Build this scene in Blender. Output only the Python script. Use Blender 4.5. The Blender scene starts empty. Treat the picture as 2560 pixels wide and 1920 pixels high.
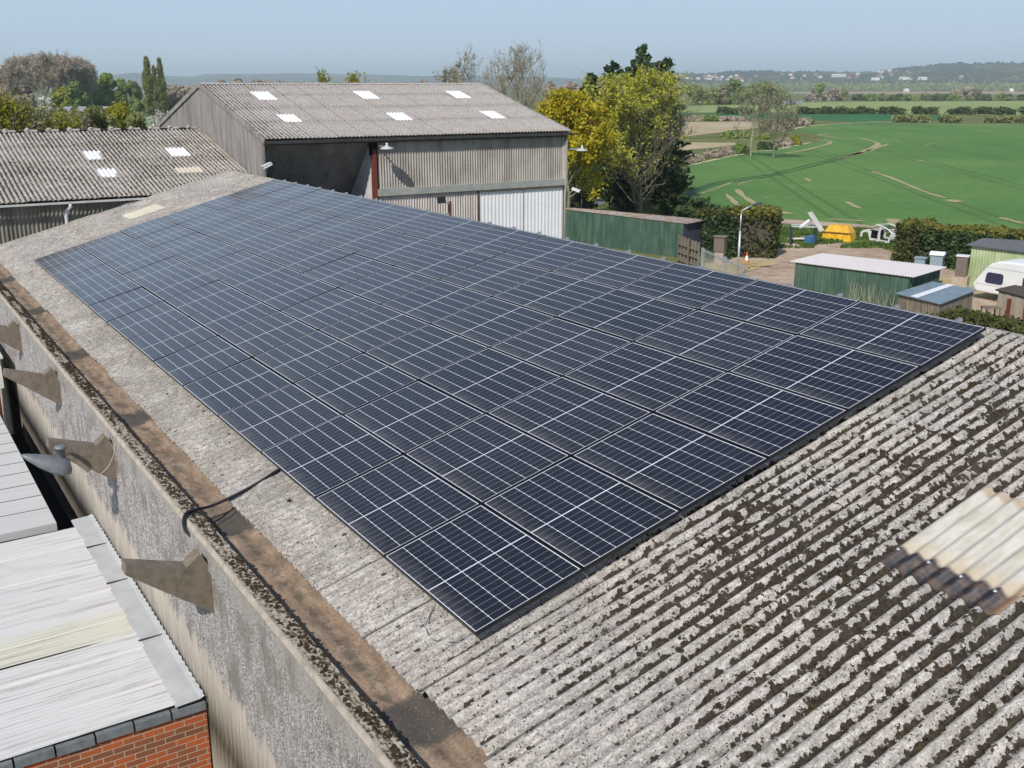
import bpy, math, random
import numpy as np
from mathutils import Vector, Matrix
R=math.radians
# ---------------------------------------------------------------- camera, sky, sun
S=bpy.context.scene; COL=S.collection
CX,CY,CZ,YAW,PIT,FPX,TH=-3.8388,-6.5663,4.3691,0.56982,0.28272,2564.0,0.26006
cam=bpy.data.objects.new('camera',bpy.data.cameras.new('camera')); COL.objects.link(cam)
cam.location=(CX,CY,CZ); cam.rotation_euler=(math.pi/2-PIT,0,-YAW)
cam.data.sensor_width=36; cam.data.lens=FPX/2560*36; cam.data.clip_end=40000; cam.data.clip_start=.05
S.camera=cam
SUN=Vector((-.60,-.41,.69)).normalized()
W=bpy.data.worlds.new('World'); S.world=W; W.use_nodes=True
wn=W.node_tree; bg=wn.nodes['Background']
sk=wn.nodes.new('ShaderNodeTexSky'); sk.sky_type='NISHITA'; sk.sun_disc=False
sk.sun_elevation=math.asin(SUN.z); sk.sun_rotation=math.atan2(SUN.x,SUN.y)
sk.air_density=1.0; sk.dust_density=.1; sk.ozone_density=2.0; sk.altitude=0
tm=wn.nodes.new('ShaderNodeMix'); tm.data_type='RGBA'; tm.blend_type='MULTIPLY'; tm.inputs[0].default_value=1; tm.inputs[7].default_value=(.98,.94,.93,1)
wn.links.new(sk.outputs[0],tm.inputs[6])
# hazy low sky: an even grey-blue band that gives way to the clear sky higher up
wt_=wn.nodes.new('ShaderNodeTexCoord'); ws=wn.nodes.new('ShaderNodeSeparateXYZ'); wn.links.new(wt_.outputs['Generated'],ws.inputs[0])
wm=wn.nodes.new('ShaderNodeMapRange'); wm.interpolation_type='SMOOTHSTEP'; wn.links.new(ws.outputs[2],wm.inputs[0]); wm.inputs[1].default_value=.16; wm.inputs[2].default_value=.62; wm.inputs[3].default_value=.92; wm.inputs[4].default_value=.15
wh=wn.nodes.new('ShaderNodeMix'); wh.data_type='RGBA'; wn.links.new(wm.outputs[0],wh.inputs[0]); wn.links.new(tm.outputs[2],wh.inputs[6]); wh.inputs[7].default_value=(4.6,5.9,7.6,1)
wn.links.new(wh.outputs[2],bg.inputs[0]); bg.inputs[1].default_value=.11
sl=bpy.data.objects.new('sun',bpy.data.lights.new('sun','SUN')); COL.objects.link(sl)
sl.data.energy=4.3; sl.data.angle=R(.5); sl.data.color=(1,.95,.875)
sl.rotation_euler=SUN.to_track_quat('Z','Y').to_euler()
S.view_settings.view_transform='Standard'; S.view_settings.look='None'; S.view_settings.exposure=0; S.view_settings.gamma=1
S.render.engine='CYCLES'; S.cycles.max_bounces=5; S.cycles.diffuse_bounces=2; S.cycles.glossy_bounces=2; S.cycles.transmission_bounces=2
S.cycles.transparent_max_bounces=4; S.cycles.volume_bounces=2; S.cycles.use_denoising=True; S.cycles.use_adaptive_sampling=True; S.cycles.adaptive_threshold=.01
# ---------------------------------------------------------------- helpers
GZ=-7.6
C=np.array([CX,CY,CZ])
_fw=np.array([math.sin(YAW)*math.cos(PIT),math.cos(YAW)*math.cos(PIT),-math.sin(PIT)])
_rt=np.array([math.cos(YAW),-math.sin(YAW),0]); _up=np.cross(_rt,_fw)
def ray(px,py): return _fw+_rt*(px-1280)/FPX+_up*(960-py)/FPX
def at(px,py,z=GZ):                      # survey helper: point of the horizontal plane z
    d=ray(px,py); return Vector(C+d*(z-CZ)/d[2])
def far(px,d,py=215):                    # point at horizontal distance d
    r=ray(px,py); return Vector(C+r*(d/math.hypot(r[0],r[1])))
rnd=random.Random(5); rng=np.random.default_rng(7)
class MB:
    def __init__(s): s.v=[]; s.f=[]; s.m=[]; s.mi=0
    def add(s,vs,fs):
        o=len(s.v); s.v+= [tuple(p) for p in vs]; s.f+=[tuple(i+o for i in f) for f in fs]; s.m+=[s.mi]*len(fs)
    def quad(s,*p): s.add(p,[tuple(range(len(p)))])
    def box(s,a,b,M=None):
        vs=[Vector((x,y,z)) for x in (a[0],b[0]) for y in (a[1],b[1]) for z in (a[2],b[2])]
        if M is not None: vs=[M@v for v in vs]
        s.add(vs,[(0,1,3,2),(4,6,7,5),(0,4,5,1),(2,3,7,6),(0,2,6,4),(1,5,7,3)])
    def tube(s,pts,r,n=8,r2=None,cap=True):
        pts=[Vector(p) for p in pts]; k=len(pts); rs=[r+(((r2 if r2 is not None else r)-r)*i/(k-1)) for i in range(k)]
        vs=[];prev=None
        for i,p in enumerate(pts):
            d=(pts[min(i+1,k-1)]-pts[max(i-1,0)]).normalized()
            a=d.orthogonal().normalized() if prev is None else (prev-d*prev.dot(d)).normalized()
            prev=a; b=d.cross(a)
            for j in range(n):
                t=2*math.pi*j/n; vs.append(p+(a*math.cos(t)+b*math.sin(t))*rs[i])
        fs=[(i*n+j,i*n+(j+1)%n,(i+1)*n+(j+1)%n,(i+1)*n+j) for i in range(k-1) for j in range(n)]
        if cap: fs+=[tuple(range(n))[::-1],tuple((k-1)*n+j for j in range(n))]
        s.add(vs,fs)
    def prism(s,poly,axis,a,b):          # poly: list of 2-D points in the other two axes
        def mk(p,t):
            return {0:(t,p[0],p[1]),1:(p[0],t,p[1]),2:(p[0],p[1],t)}[axis]
        n=len(poly); vs=[mk(p,a) for p in poly]+[mk(p,b) for p in poly]
        s.add(vs,[tuple(range(n))[::-1],tuple(range(n,2*n))]+[(i,(i+1)%n,n+(i+1)%n,n+i) for i in range(n)])
    def lathe(s,prof,n=16,M=None):
        vs=[]
        for r,z in prof:
            for j in range(n):
                t=2*math.pi*j/n; p=Vector((r*math.cos(t),r*math.sin(t),z)); vs.append(M@p if M is not None else p)
        k=len(prof)
        s.add(vs,[(i*n+j,i*n+(j+1)%n,(i+1)*n+(j+1)%n,(i+1)*n+j) for i in range(k-1) for j in range(n)]+[tuple((k-1)*n+j for j in range(n))])
    def build(s,name,mats,parent=None,world=True,smooth=False):
        me=bpy.data.meshes.new(name); me.from_pydata(s.v,[],s.f); me.update()
        return link(name,me,mats,parent,world,smooth,s.m)
def wloc(o):
    v=Vector((0,0,0))
    while o is not None: v=v+o.location; o=o.parent
    return v
def link(name,me,mats,parent=None,world=True,smooth=False,mi=None):
    if not isinstance(mats,(list,tuple)): mats=[mats]
    for m in mats: me.materials.append(m)
    if mi is not None and len(mats)>1: me.polygons.foreach_set('material_index',mi)
    if smooth: me.polygons.foreach_set('use_smooth',[True]*len(me.polygons))
    o=bpy.data.objects.new(name,me); COL.objects.link(o)
    if parent is not None:
        o.parent=parent
        if world: o.location=-wloc(parent)
    return o
def npmesh(name,V,F,mat,parent=None,world=True,smooth=False):
    V=np.asarray(V,dtype=np.float32); F=np.asarray(F,dtype=np.int32); k=F.shape[1]
    me=bpy.data.meshes.new(name); me.vertices.add(len(V)); me.vertices.foreach_set('co',V.ravel())
    me.loops.add(F.size); me.loops.foreach_set('vertex_index',F.ravel())
    me.polygons.add(len(F)); me.polygons.foreach_set('loop_start',np.arange(0,F.size,k,dtype=np.int32)); me.polygons.foreach_set('loop_total',np.full(len(F),k,dtype=np.int32))
    me.update(calc_edges=True)
    return link(name,me,mat,parent,world,smooth)
def tag(o,label=None,cat=None,group=None,kind=None):
    if label: o['label']=label
    if cat: o['category']=cat
    if group: o['group']=group
    if kind: o['kind']=kind
    return o
def thing(name,label,cat,loc=(0,0,0),group=None,rz=0):
    o=bpy.data.objects.new(name,None); COL.objects.link(o); o.location=loc; o.rotation_euler=(0,0,rz); o.empty_display_size=.2
    return tag(o,label,cat,group)
def copy_tree(o,parent=None):
    c=o.copy(); COL.objects.link(c)
    if parent is not None: c.parent=parent
    for ch in [x for x in o.children]: copy_tree(ch,c)
    return c
# ---------------------------------------------------------------- materials
class NB:
    def __init__(s,name,rough=.85,spec=.3,metal=0):
        s.mat=bpy.data.materials.new(name); s.mat.use_nodes=True; s.t=s.mat.node_tree; s.b=s.t.nodes['Principled BSDF']
        s.b.inputs['Roughness'].default_value=rough; s.b.inputs['Specular IOR Level'].default_value=spec; s.b.inputs['Metallic'].default_value=metal
        s.tc=None
    def L(s,val,sock):
        if isinstance(val,bpy.types.NodeSocket): s.t.links.new(val,sock)
        elif isinstance(val,(tuple,list)): sock.default_value=(*val,1) if len(val)==3 and len(sock.default_value)==4 else val
        else: sock.default_value=val
    def obj(s):
        if s.tc is None: s.tc=s.t.nodes.new('ShaderNodeTexCoord')
        return s.tc.outputs['Object']
    def xyz(s,v=None):
        n=s.t.nodes.new('ShaderNodeSeparateXYZ'); s.L(v or s.obj(),n.inputs[0]); return n.outputs
    def scale(s,k,v=None):
        n=s.t.nodes.new('ShaderNodeVectorMath'); n.operation='MULTIPLY'; s.L(v or s.obj(),n.inputs[0]); n.inputs[1].default_value=k; return n.outputs[0]
    def noise(s,sc,det=4,rough=.55,v=None,dist=0):
        n=s.t.nodes.new('ShaderNodeTexNoise'); s.L(v or s.obj(),n.inputs['Vector']); n.inputs['Scale'].default_value=sc; n.inputs['Detail'].default_value=det; n.inputs['Roughness'].default_value=rough; n.inputs['Distortion'].default_value=dist
        return n.outputs[0]
    def voro(s,sc,v=None,out=0,feat='F1'):
        n=s.t.nodes.new('ShaderNodeTexVoronoi'); n.feature=feat; s.L(v or s.obj(),n.inputs['Vector']); n.inputs['Scale'].default_value=sc; return n.outputs[out]
    def m(s,op,a,b=0,c=0):
        n=s.t.nodes.new('ShaderNodeMath'); n.operation=op; s.L(a,n.inputs[0]); s.L(b,n.inputs[1]); s.L(c,n.inputs[2]); return n.outputs[0]
    def mr(s,x,a,b,c=0,d=1,sm=False):
        n=s.t.nodes.new('ShaderNodeMapRange'); n.interpolation_type='SMOOTHSTEP' if sm else 'LINEAR'
        for i,q in enumerate((x,a,b,c,d)): s.L(q,n.inputs[i])
        return n.outputs[0]
    def ramp(s,x,stops):
        n=s.t.nodes.new('ShaderNodeValToRGB'); e=n.color_ramp.elements
        while len(e)<len(stops): e.new(.5)
        for q,(p,c) in zip(e,stops): q.position=p; q.color=(*c,1)
        s.L(x,n.inputs[0]); return n.outputs[0]
    def mix(s,f,a,b):
        n=s.t.nodes.new('ShaderNodeMix'); n.data_type='RGBA'; s.L(f,n.inputs[0]); s.L(a,n.inputs[6]); s.L(b,n.inputs[7]); return n.outputs[2]
    def bump(s,h,st=.5,dist=.01):
        n=s.t.nodes.new('ShaderNodeBump'); n.inputs['Strength'].default_value=st; n.inputs['Distance'].default_value=dist; s.L(h,n.inputs['Height']); s.L(n.outputs[0],s.b.inputs['Normal'])
    def col(s,c): s.L(c,s.b.inputs['Base Color']); return s
    def rough(s,c): s.L(c,s.b.inputs['Roughness']); return s
def simple(name,c,rough=.7,var=.15,sc=6,spec=.3,metal=0,bump=0):
    n=NB(name,rough,spec,metal); f=n.noise(sc,4,.6)
    lo=tuple(max(0,x*(1-var)) for x in c); hi=tuple(min(1,x*(1+var)) for x in c)
    n.col(n.ramp(f,[(.3,lo),(.7,hi)]))
    if bump: n.bump(f,.6,bump)
    return n.mat
PITCH=.146
def mat_asbestos(name,lichen,moss_base,near=False,far_fine=False,axis='y',pitch=PITCH,base=(.35,.322,.302),phase=0.0):
    n=NB(name,.92,.15); x,y,z=n.xyz()
    u=y if axis=='y' else x
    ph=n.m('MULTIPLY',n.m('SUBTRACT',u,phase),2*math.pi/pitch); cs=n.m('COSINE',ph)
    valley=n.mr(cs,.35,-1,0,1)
    a=n.noise(2.2,3,.6); b=n.noise(19,6,.78); c=n.noise(60,3,.7)
    lo=tuple(q*.42 for q in base); hi=tuple(min(1,q*1.55) for q in base)
    g=n.ramp(b,[(.30,lo),(.47,base),(.66,hi)])
    g=n.mix(n.mr(a,.4,.65,0,.5),g,tuple(q*f for q,f in zip(base,(.86,.87,.76))))
    g=n.mix(n.mr(n.noise(1.3,3,.6),.5,.68,0,.35),g,tuple(min(1,q*f) for q,f in zip(base,(1.35,1.22,1.22))))
    g=n.mix(n.mr(valley,.30,1,0,.72),g,tuple(q*.48 for q in base))  # valley dirt, darkened further to paint in the shading of the corrugations
    g=n.mix(n.mr(c,.57,.63,0,.85*lichen),g,(.66,.63,.57))
    g=n.mix(n.mr(n.noise(9,5,.8),.57,.64,0,.75*lichen),g,(.60,.56,.51))
    g=n.mix(n.mr(c,.42,.36,0,.7),g,(.09,.08,.07))
    sp=n.voro(30); g=n.mix(n.m('MULTIPLY',n.mr(sp,.27,.17),n.mr(n.noise(3,2),.36,.50)),g,(.045,.038,.030))
    sk_=n.noise(1,5,.75,v=n.scale((9,42,9) if axis=='y' else (42,9,9))); g=n.mix(n.mr(sk_,.54,.62,0,.75*lichen),g,(.66,.62,.57))
    g=n.mix(n.mr(sk_,.45,.36,0,.6),g,tuple(q*.42 for q in base))
    sm=n.m('ABSOLUTE',n.m('SUBTRACT',n.m('FLOORED_MODULO',n.m('ADD',n.m('SUBTRACT',u,phase),pitch*(7*.35+3.5)),pitch*7),pitch*3.5)); g=n.mix(n.mr(sm,.010,.004,0,.8),g,(.05,.045,.04))
    # moss
    f=n.m('ADD',n.m('MULTIPLY',n.noise(9 if near else 14,5,.68),1.0),n.m('MULTIPLY',valley,.20))
    bias=n.m('MULTIPLY',n.m('SUBTRACT',n.noise(.55,2),.5),.32)
    f=n.m('ADD',f,bias)
    if 'big' in name: f=n.m('ADD',f,n.m('MULTIPLY',n.mr(x,10.2,8.2,0,1),.20)); f=n.m('ADD',f,n.mr(z,4.2,4.5,0,.10))
    if near:   # heavy moss on the open roof this side of the array, thin elsewhere
        d=n.m('MULTIPLY',n.mr(y,.8,-.6,0,1,True),n.mr(x,-.2,1.9,.10,1,True)); f=n.m('ADD',f,n.m('MULTIPLY',d,.185))
        d2=n.m('MULTIPLY',n.mr(y,4,15,0,1),n.mr(n.noise(22,3,.7),.35,.65,-.5,1)); f=n.m('ADD',f,n.m('MULTIPLY',d2,.20))
    f=n.m('ADD',f,n.m('MULTIPLY',n.m('SUBTRACT',.36,n.voro(20)),.20)); mk=n.mr(f,moss_base,moss_base+.02,0,1,True)
    mc=n.ramp(n.noise(24,3,.7),[(.3,(.020,.015,.011)),(.55,(.048,.038,.028)),(.8,(.080,.070,.042))])
    g=n.mix(mk,g,mc)
    if near:
        dk=n.mr(n.m('ADD',n.m('ADD',n.mr(y,-1.5,5,.03,.26),n.mr(y,14,22,0,-.10)),n.m('MULTIPLY',n.m('SUBTRACT',n.noise(1.6,4,.65),.5),.9)),.05,.5,0,.62); g=n.mix(dk,g,(.115,.10,.088))
    n.col(g); n.bump(n.m('ADD',n.m('MULTIPLY',c,.4),n.m('MULTIPLY',mk,2.2)),.8,.008)
    return n.mat
M={}
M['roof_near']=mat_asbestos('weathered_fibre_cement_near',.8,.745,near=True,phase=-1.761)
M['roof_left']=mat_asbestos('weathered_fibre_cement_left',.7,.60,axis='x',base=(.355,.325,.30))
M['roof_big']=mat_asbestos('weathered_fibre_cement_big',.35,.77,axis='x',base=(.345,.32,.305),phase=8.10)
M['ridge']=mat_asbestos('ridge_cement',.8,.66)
def mk():
    # wall of the near barn: lichened above, clean below the rain line
    n=NB('lichened_wall_sheet',.92,.15); x,y,z=n.xyz()
    st=n.noise(1,4,.6,v=n.scale((30,30,2.0))); ln=n.noise(46,4,.75); bl=n.noise(1.1,3,.5)
    clean=n.ramp(st,[(.3,(.33,.285,.235)),(.6,(.47,.42,.36)),(.8,(.55,.50,.44))])
    grey=n.ramp(st,[(.3,(.13,.115,.10)),(.7,(.25,.225,.20))])
    g=n.mix(n.mr(ln,.45,.57,0,.85),grey,(.50,.485,.495)); g=n.mix(n.mr(n.noise(1,4,.7,v=n.scale((9,9,.7))),.56,.70,0,.55),g,(.15,.13,.11))
    g=n.mix(n.mr(n.noise(2.3,2),.5,.62,0,.75),g,grey)
    edge=n.m('ADD',z,n.m('MULTIPLY',n.m('SUBTRACT',n.noise(1,3,v=n.scale((7,7,.4))),.5),.7))
    g=n.mix(n.mr(edge,-1.86,-1.80),clean,g)
    g=n.mix(n.mr(edge,-.52,-.38,0,.55),g,(.33,.30,.26))
    n.col(g); n.bump(ln,.4,.006); M['wall_near']=n.mat
    # concrete
    for nm,c in (('concrete',(.20,.162,.125)),('concrete_light',(.42,.365,.30))):
        n=NB(nm,.9,.2); f=n.noise(9,5,.65); s=n.noise(1,3,v=n.scale((14,14,1.5)))
        g=n.ramp(f,[(.25,tuple(q*.6 for q in c)),(.5,c),(.75,tuple(min(1,q*1.25) for q in c))]); g=n.mix(n.mr(s,.55,.7,0,.45),g,tuple(q*.55 for q in c))
        n.col(g); n.bump(n.noise(60,3),.4,.004); M[nm]=n.mat
    n=NB('mossy_coping',.95,.1); f=n.noise(22,5,.7,v=n.scale((1.4,.7,1)))
    g=n.ramp(f,[(.34,(.055,.042,.027)),(.45,(.14,.11,.075)),(.52,(.34,.30,.24)),(.66,(.50,.46,.40))]); n.col(g); n.bump(f,.9,.02); M['coping']=n.mat
    # gutter floor with damp dark joints
    n=NB('silted_gutter',.9,.2); x,y,z=n.xyz()
    f=n.noise(6,5,.6,v=n.scale((1.6,.5,1))); g=n.ramp(f,[(.25,(.14,.105,.08)),(.45,(.27,.19,.135)),(.62,(.37,.27,.195)),(.8,(.43,.37,.29))])
    g=n.mix(n.mr(n.noise(2,4,.6,v=n.scale((3,.6,1))),.52,.66,0,.7),g,(.17,.135,.105))
    g=n.mix(n.m('MULTIPLY',n.mr(x,-.86,-1.0,0,1),n.noise(5,3)),g,(.14,.12,.12))  # shadow side along the coping painted into the floor colour
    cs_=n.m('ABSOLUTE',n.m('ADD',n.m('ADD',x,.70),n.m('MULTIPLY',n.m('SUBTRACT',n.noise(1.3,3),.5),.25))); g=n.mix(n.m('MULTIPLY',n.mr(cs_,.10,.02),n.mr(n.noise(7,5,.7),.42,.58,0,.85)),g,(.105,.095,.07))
    jy=n.m('ABSOLUTE',n.m('SUBTRACT',n.m('FLOORED_MODULO',n.m('ADD',y,.2+2.29),4.58),2.29))
    w=n.m('ADD',jy,n.m('MULTIPLY',n.m('SUBTRACT',n.noise(4,4,.6),.5),.5))
    g=n.mix(n.mr(w,.42,.26,0,.92,True),g,(.075,.068,.062)); n.col(g)
    g2=n.noise(40,5,.75); g=n.mix(n.mr(g2,.5,.36,0,.55),g,(.10,.08,.06)); g=n.mix(n.mr(g2,.58,.68,0,.5),g,(.52,.44,.34)); n.col(g); n.rough(n.mr(w,.42,.26,.9,.7)); n.bump(n.noise(30,4),.5,.01); M['gutter']=n.mat
    # translucent near rooflight
    n=NB('old_rooflight',.55,.35); x,y,z=n.xyz()
    f=n.noise(5,4,.6,v=n.scale((.6,3,1))); g=n.ramp(f,[(.3,(.42,.385,.31)),(.5,(.53,.50,.44)),(.75,(.64,.62,.57))])
    xx=n.m('ADD',x,n.m('MULTIPLY',n.m('SUBTRACT',n.noise(7,3),.5),.12))
    g=n.mix(n.mr(xx,3.34,3.10,0,.6,True),g,(.40,.30,.18)); g=n.mix(n.mr(xx,3.12,3.05,0,1,True),g,(.022,.021,.028))
    g=n.mix(n.m('MULTIPLY',n.mr(n.noise(9,3),.45,.6),n.mr(xx,3.1,3.0,0,.5)),g,(.15,.095,.065))
    g=n.mix(n.mr(xx,4.06,4.14,0,.6,True),g,(.36,.24,.14)); yy=n.m('ADD',y,n.m('MULTIPLY',n.noise(6,2),.06))
    g=n.mix(n.mr(yy,-2.64,-2.72,0,.6,True),g,(.34,.22,.13)); n.col(g); M['rooflight']=n.mat
    # photovoltaic glass
    n=NB('photovoltaic_glass',.09,.5); x,y,z=n.xyz()
    Lx,Ly=1.722,1.134; bx=.016; wmid=.006
    def line(c,p,off,hw):   # distance to nearest multiple
        d=n.m('ABSOLUTE',n.m('SUBTRACT',n.m('FLOORED_MODULO',n.m('ADD',n.m('SUBTRACT',c,off),p/2),p),p/2)); return n.mr(d,hw,hw*.5,0,1), d
    # x across (slope) 6 columns, y along 18 half cells
    cw=(Ly-2*bx)/6; ch=(Lx-2*bx)/18
    l1,d1=line(x,cw,bx,.0034); l2,d2=line(y,ch,bx,.0019)
    mid=n.mr(n.m('ABSOLUTE',n.m('SUBTRACT',y,Lx/2)),.0085,.0055)
    ex=n.m('MINIMUM',n.m('MINIMUM',x,n.m('SUBTRACT',Ly,x)),n.m('MINIMUM',y,n.m('SUBTRACT',Lx,y))); bord=n.mr(ex,.0205,.0185)
    dia=n.mr(n.m('ADD',d1,d2),.011,.008)
    w=n.m('MAXIMUM',n.m('MAXIMUM',l1,n.m('MULTIPLY',l2,.42)),n.m('MAXIMUM',mid,n.m('MAXIMUM',bord,dia)))
    oi=n.t.nodes.new('ShaderNodeObjectInfo'); 
    cell=n.mix(oi.outputs['Random'],(.0045,.0055,.014),(.011,.011,.019))
    bb,_=line(x,cw/9,bx,.0006); cell=n.mix(n.m('MULTIPLY',bb,.12),cell,(.30,.32,.36))
    fr=n.mix(w,cell,(.74,.76,.80))
    dust=n.m('MULTIPLY',n.mr(n.noise(7,5,.7),.35,.8,.0,.035),n.m('ADD',.5,oi.outputs['Random']))
    dr=n.voro(2.3,n.scale((1,1,1))); dust=n.m('MAXIMUM',dust,n.mr(dr,.022,.014,0,.8))
    dust=n.m('ADD',dust,n.m('MULTIPLY',n.mr(x,.20,.0,0,1,True),n.mr(n.noise(2.2,4,.6),.38,.7,0,.20)))
    n.col(n.mix(dust,fr,(.38,.35,.31))); n.rough(n.m('ADD',n.m('MULTIPLY',dust,1.4),.10)); n.b.inputs['IOR'].default_value=1.52
    M['pv']=n.mat
    # bricks
    n=NB('red_brick_wall',.9,.2); x,y,z=n.xyz()
    cb=n.t.nodes.new('ShaderNodeCombineXYZ'); n.L(n.m('ADD',x,y),cb.inputs[0]); n.L(z,cb.inputs[1])
    bt=n.t.nodes.new('ShaderNodeTexBrick'); n.L(cb.outputs[0],bt.inputs['Vector']); bt.inputs['Scale'].default_value=1; bt.inputs['Brick Width'].default_value=.225; bt.inputs['Row Height'].default_value=.075; bt.inputs['Mortar Size'].default_value=.006; bt.inputs['Mortar Smooth'].default_value=.3; bt.inputs['Bias'].default_value=-.05
    bt.inputs['Color1'].default_value=(.50,.115,.035,1); bt.inputs['Color2'].default_value=(.17,.085,.05,1); bt.inputs['Mortar'].default_value=(.50,.42,.32,1)
    g=n.mix(n.mr(n.noise(14,4,.7),.3,.8,0,.35),bt.outputs[0],(.30,.10,.05)); n.col(g); n.bump(n.m('SUBTRACT',1,bt.outputs[1]),.7,.006); M['brick']=n.mat
mk()
M['white_sheet']=(lambda n:(n.col(n.mix(n.m('MAXIMUM',n.mr(n.noise(1,5,.7,v=n.scale((.7,26,1))),.55,.60,0,.8),n.mr(n.noise(1,4,.62,v=n.scale((.6,7,1))),.56,.72,0,.55)),n.mix(n.m('MULTIPLY',n.mr(n.xyz()[1],6.02,6.03),n.mr(n.xyz()[1],6.9,6.6,0,.8)),(.62,.61,.60),(.60,.58,.46)),(.36,.335,.31))),n.mat))(NB('white_painted_sheet',.75,.3))[1]
M['grey_sheet']=(lambda n:(n.col(n.mix(n.mr(n.noise(1,4,.6,v=n.scale((1,9,1))),.45,.75,0,.5),(.56,.56,.555),(.43,.43,.42))),n.mat))(NB('grey_panel_roof',.6,.4))[1]
M['flash']=simple('lead_flashing',(.44,.445,.45),.6,.12,3)
M['lead']=simple('grey_coping_tile',(.17,.185,.20),.7,.25,7,bump=.004)
M['black']=simple('black_anodised_frame',(.014,.015,.018),.4,.2,5,.5)
M['zinc']=simple('galvanised_steel',(.52,.54,.56),.45,.12,12,.5,.6)
M['dark']=simple('dark_void',(.012,.011,.010),.9,.2)
M['cable']=simple('black_cable',(.02,.02,.025),.6,.2)
M['cream_light']=simple('cream_rooflight',(.56,.50,.40),.6,.12,5)
M['white_light']=simple('white_rooflight',(.76,.77,.80),.45,.05,5,.4)
M['black_gutter']=simple('black_gutter',(.05,.047,.045),.6,.3,4)
M['white_gutter']=simple('pale_gutter',(.50,.49,.47),.6,.15,3)
M['white_pipe']=simple('white_pipe',(.66,.67,.70),.5,.08,3,.4)
M['rust_red']=simple('red_oxide_steel',(.16,.045,.03),.6,.2,6)
M['white_door']=simple('white_metal_door',(.80,.80,.80),.5,.05,2,.4)
M['white_plastic']=simple('white_plastic',(.75,.75,.74),.4,.05,5,.5)
M['lamp_grey']=simple('grey_lamp_metal',(.20,.21,.22),.5,.15,14,.5,.3)
def wallmat(name,c1,c2,c3,sx=12,axis='x',noise2=True):
    n=NB(name,.9,.2); f=n.noise(1,4,.6,v=n.scale((sx,sx,.5))); g=n.ramp(f,[(.3,c1),(.52,c2),(.75,c3)])
    if noise2: g=n.mix(n.mr(n.noise(1.2,3),.45,.7,0,.5),g,c1)
    n.col(g); return n.mat
M['gable']=wallmat('streaked_gable',(.17,.155,.145),(.30,.275,.255),(.38,.355,.33),5)
M['wall_big']=wallmat('grey_wall_sheet',(.26,.23,.20),(.42,.385,.34),(.50,.47,.43),2)
M['wall_low']=wallmat('pale_wall_sheet',(.42,.37,.33),(.55,.50,.46),(.62,.58,.55),4)
M['wall_dark']=wallmat('dark_inner_sheet',(.22,.205,.19),(.31,.29,.27),(.39,.37,.35),2)
M['wall_left']=wallmat('greenish_wall_sheet',(.13,.12,.095),(.21,.195,.16),(.30,.285,.245),2)
M['inner_light']=simple('inner_light_sheet',(.55,.54,.53),.7,.1,3)
M['beam']=simple('weathered_beam',(.33,.34,.31),.8,.15,4)
M['green_sheet']=wallmat('dark_green_sheet',(.038,.075,.055),(.065,.12,.088),(.12,.17,.12),3)
M['pink_roof']=simple('pale_pinkish_roof',(.60,.565,.56),.8,.05,3)
M['blue_roof']=simple('blue_grey_metal_roof',(.17,.225,.27),.4,.15,2,.5)
M['debris']=(lambda n:(n.col(n.mix(n.mr(n.noise(2.5,4,.7),.42,.55),n.ramp(n.noise(12,4,.7),[(.3,(.15,.075,.04)),(.5,(.30,.19,.12)),(.7,(.22,.20,.10))]),(.30,.28,.28))),n.mat))(NB('leaf_littered_roof',.95,.1))[1]
M['wood']=wallmat('weathered_wood',(.13,.11,.085),(.22,.19,.15),(.31,.27,.22),9)
M['felt']=simple('dark_felt_roof',(.075,.065,.055),.95,.3,9)
M['palegreen']=wallmat('pale_green_sheet',(.30,.38,.20),(.42,.50,.26),(.55,.60,.42),2)
M['slate']=simple('dark_grey_sheet',(.13,.13,.14),.7,.15,3)
M['yellow']=simple('yellow_skip_paint',(.78,.42,.015),.5,.2,3,.4)
M['rustpatch']=simple('rusty_steel',(.25,.13,.04),.9,.3,8)
M['caravan']=simple('white_caravan_shell',(.78,.78,.77),.35,.04,2,.5)
M['window']=simple('tinted_window',(.05,.05,.09),.12,.1,2,.6)
M['carwhite']=simple('white_car_body',(.72,.74,.75),.45,.08,5,.5)
M['steeldark']=simple('dark_blue_steel',(.04,.05,.075),.5,.2,5,.5)
M['orange']=simple('orange_cone',(.75,.10,.03),.5,.08)
M['brownbox']=simple('brown_box',(.17,.135,.11),.8,.15,6)
M['bluegrey']=simple('blue_grey_paint',(.25,.32,.36),.6,.1,6)
M['tan']=simple('bare_tan_soil',(.36,.30,.17),.95,.2,1)
M['tan2']=simple('pale_dry_grass',(.47,.43,.27),.95,.2,1)
M['cement']=simple('rendered_blockwork',(.42,.35,.27),.9,.15,4)
def leafmat(name,cols,sc=1.2,tr=.35,rough=.7):
    n=NB(name,rough,.25); f=n.m('ADD',n.m('MULTIPLY',n.noise(sc,3,.6),.65),n.m('MULTIPLY',n.noise(sc*12,2,.6),.35))
    k=len(cols); g=n.ramp(f,[(.34+.32*i/(k-1),c) for i,c in enumerate(cols)]); n.col(g)
    t=n.t.nodes.new('ShaderNodeBsdfTranslucent'); n.L(g,t.inputs[0]); mx=n.t.nodes.new('ShaderNodeMixShader'); mx.inputs[0].default_value=tr
    n.t.links.new(n.b.outputs[0],mx.inputs[1]); n.t.links.new(t.outputs[0],mx.inputs[2]); n.t.links.new(mx.outputs[0],n.t.nodes['Material Output'].inputs[0])
    return n.mat
M['lf_yellow']=leafmat('yellow_spring_leaves',[(.24,.23,.02),(.46,.40,.02),(.62,.46,.02)],1.1)
M['lf_bud']=leafmat('yellow_green_buds',[(.28,.31,.045),(.44,.45,.06),(.54,.48,.07)],.6)
M['lf_dark']=leafmat('dark_conifer_leaves',[(.022,.044,.018),(.048,.082,.030),(.095,.13,.045)],1.2,.1)
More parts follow.
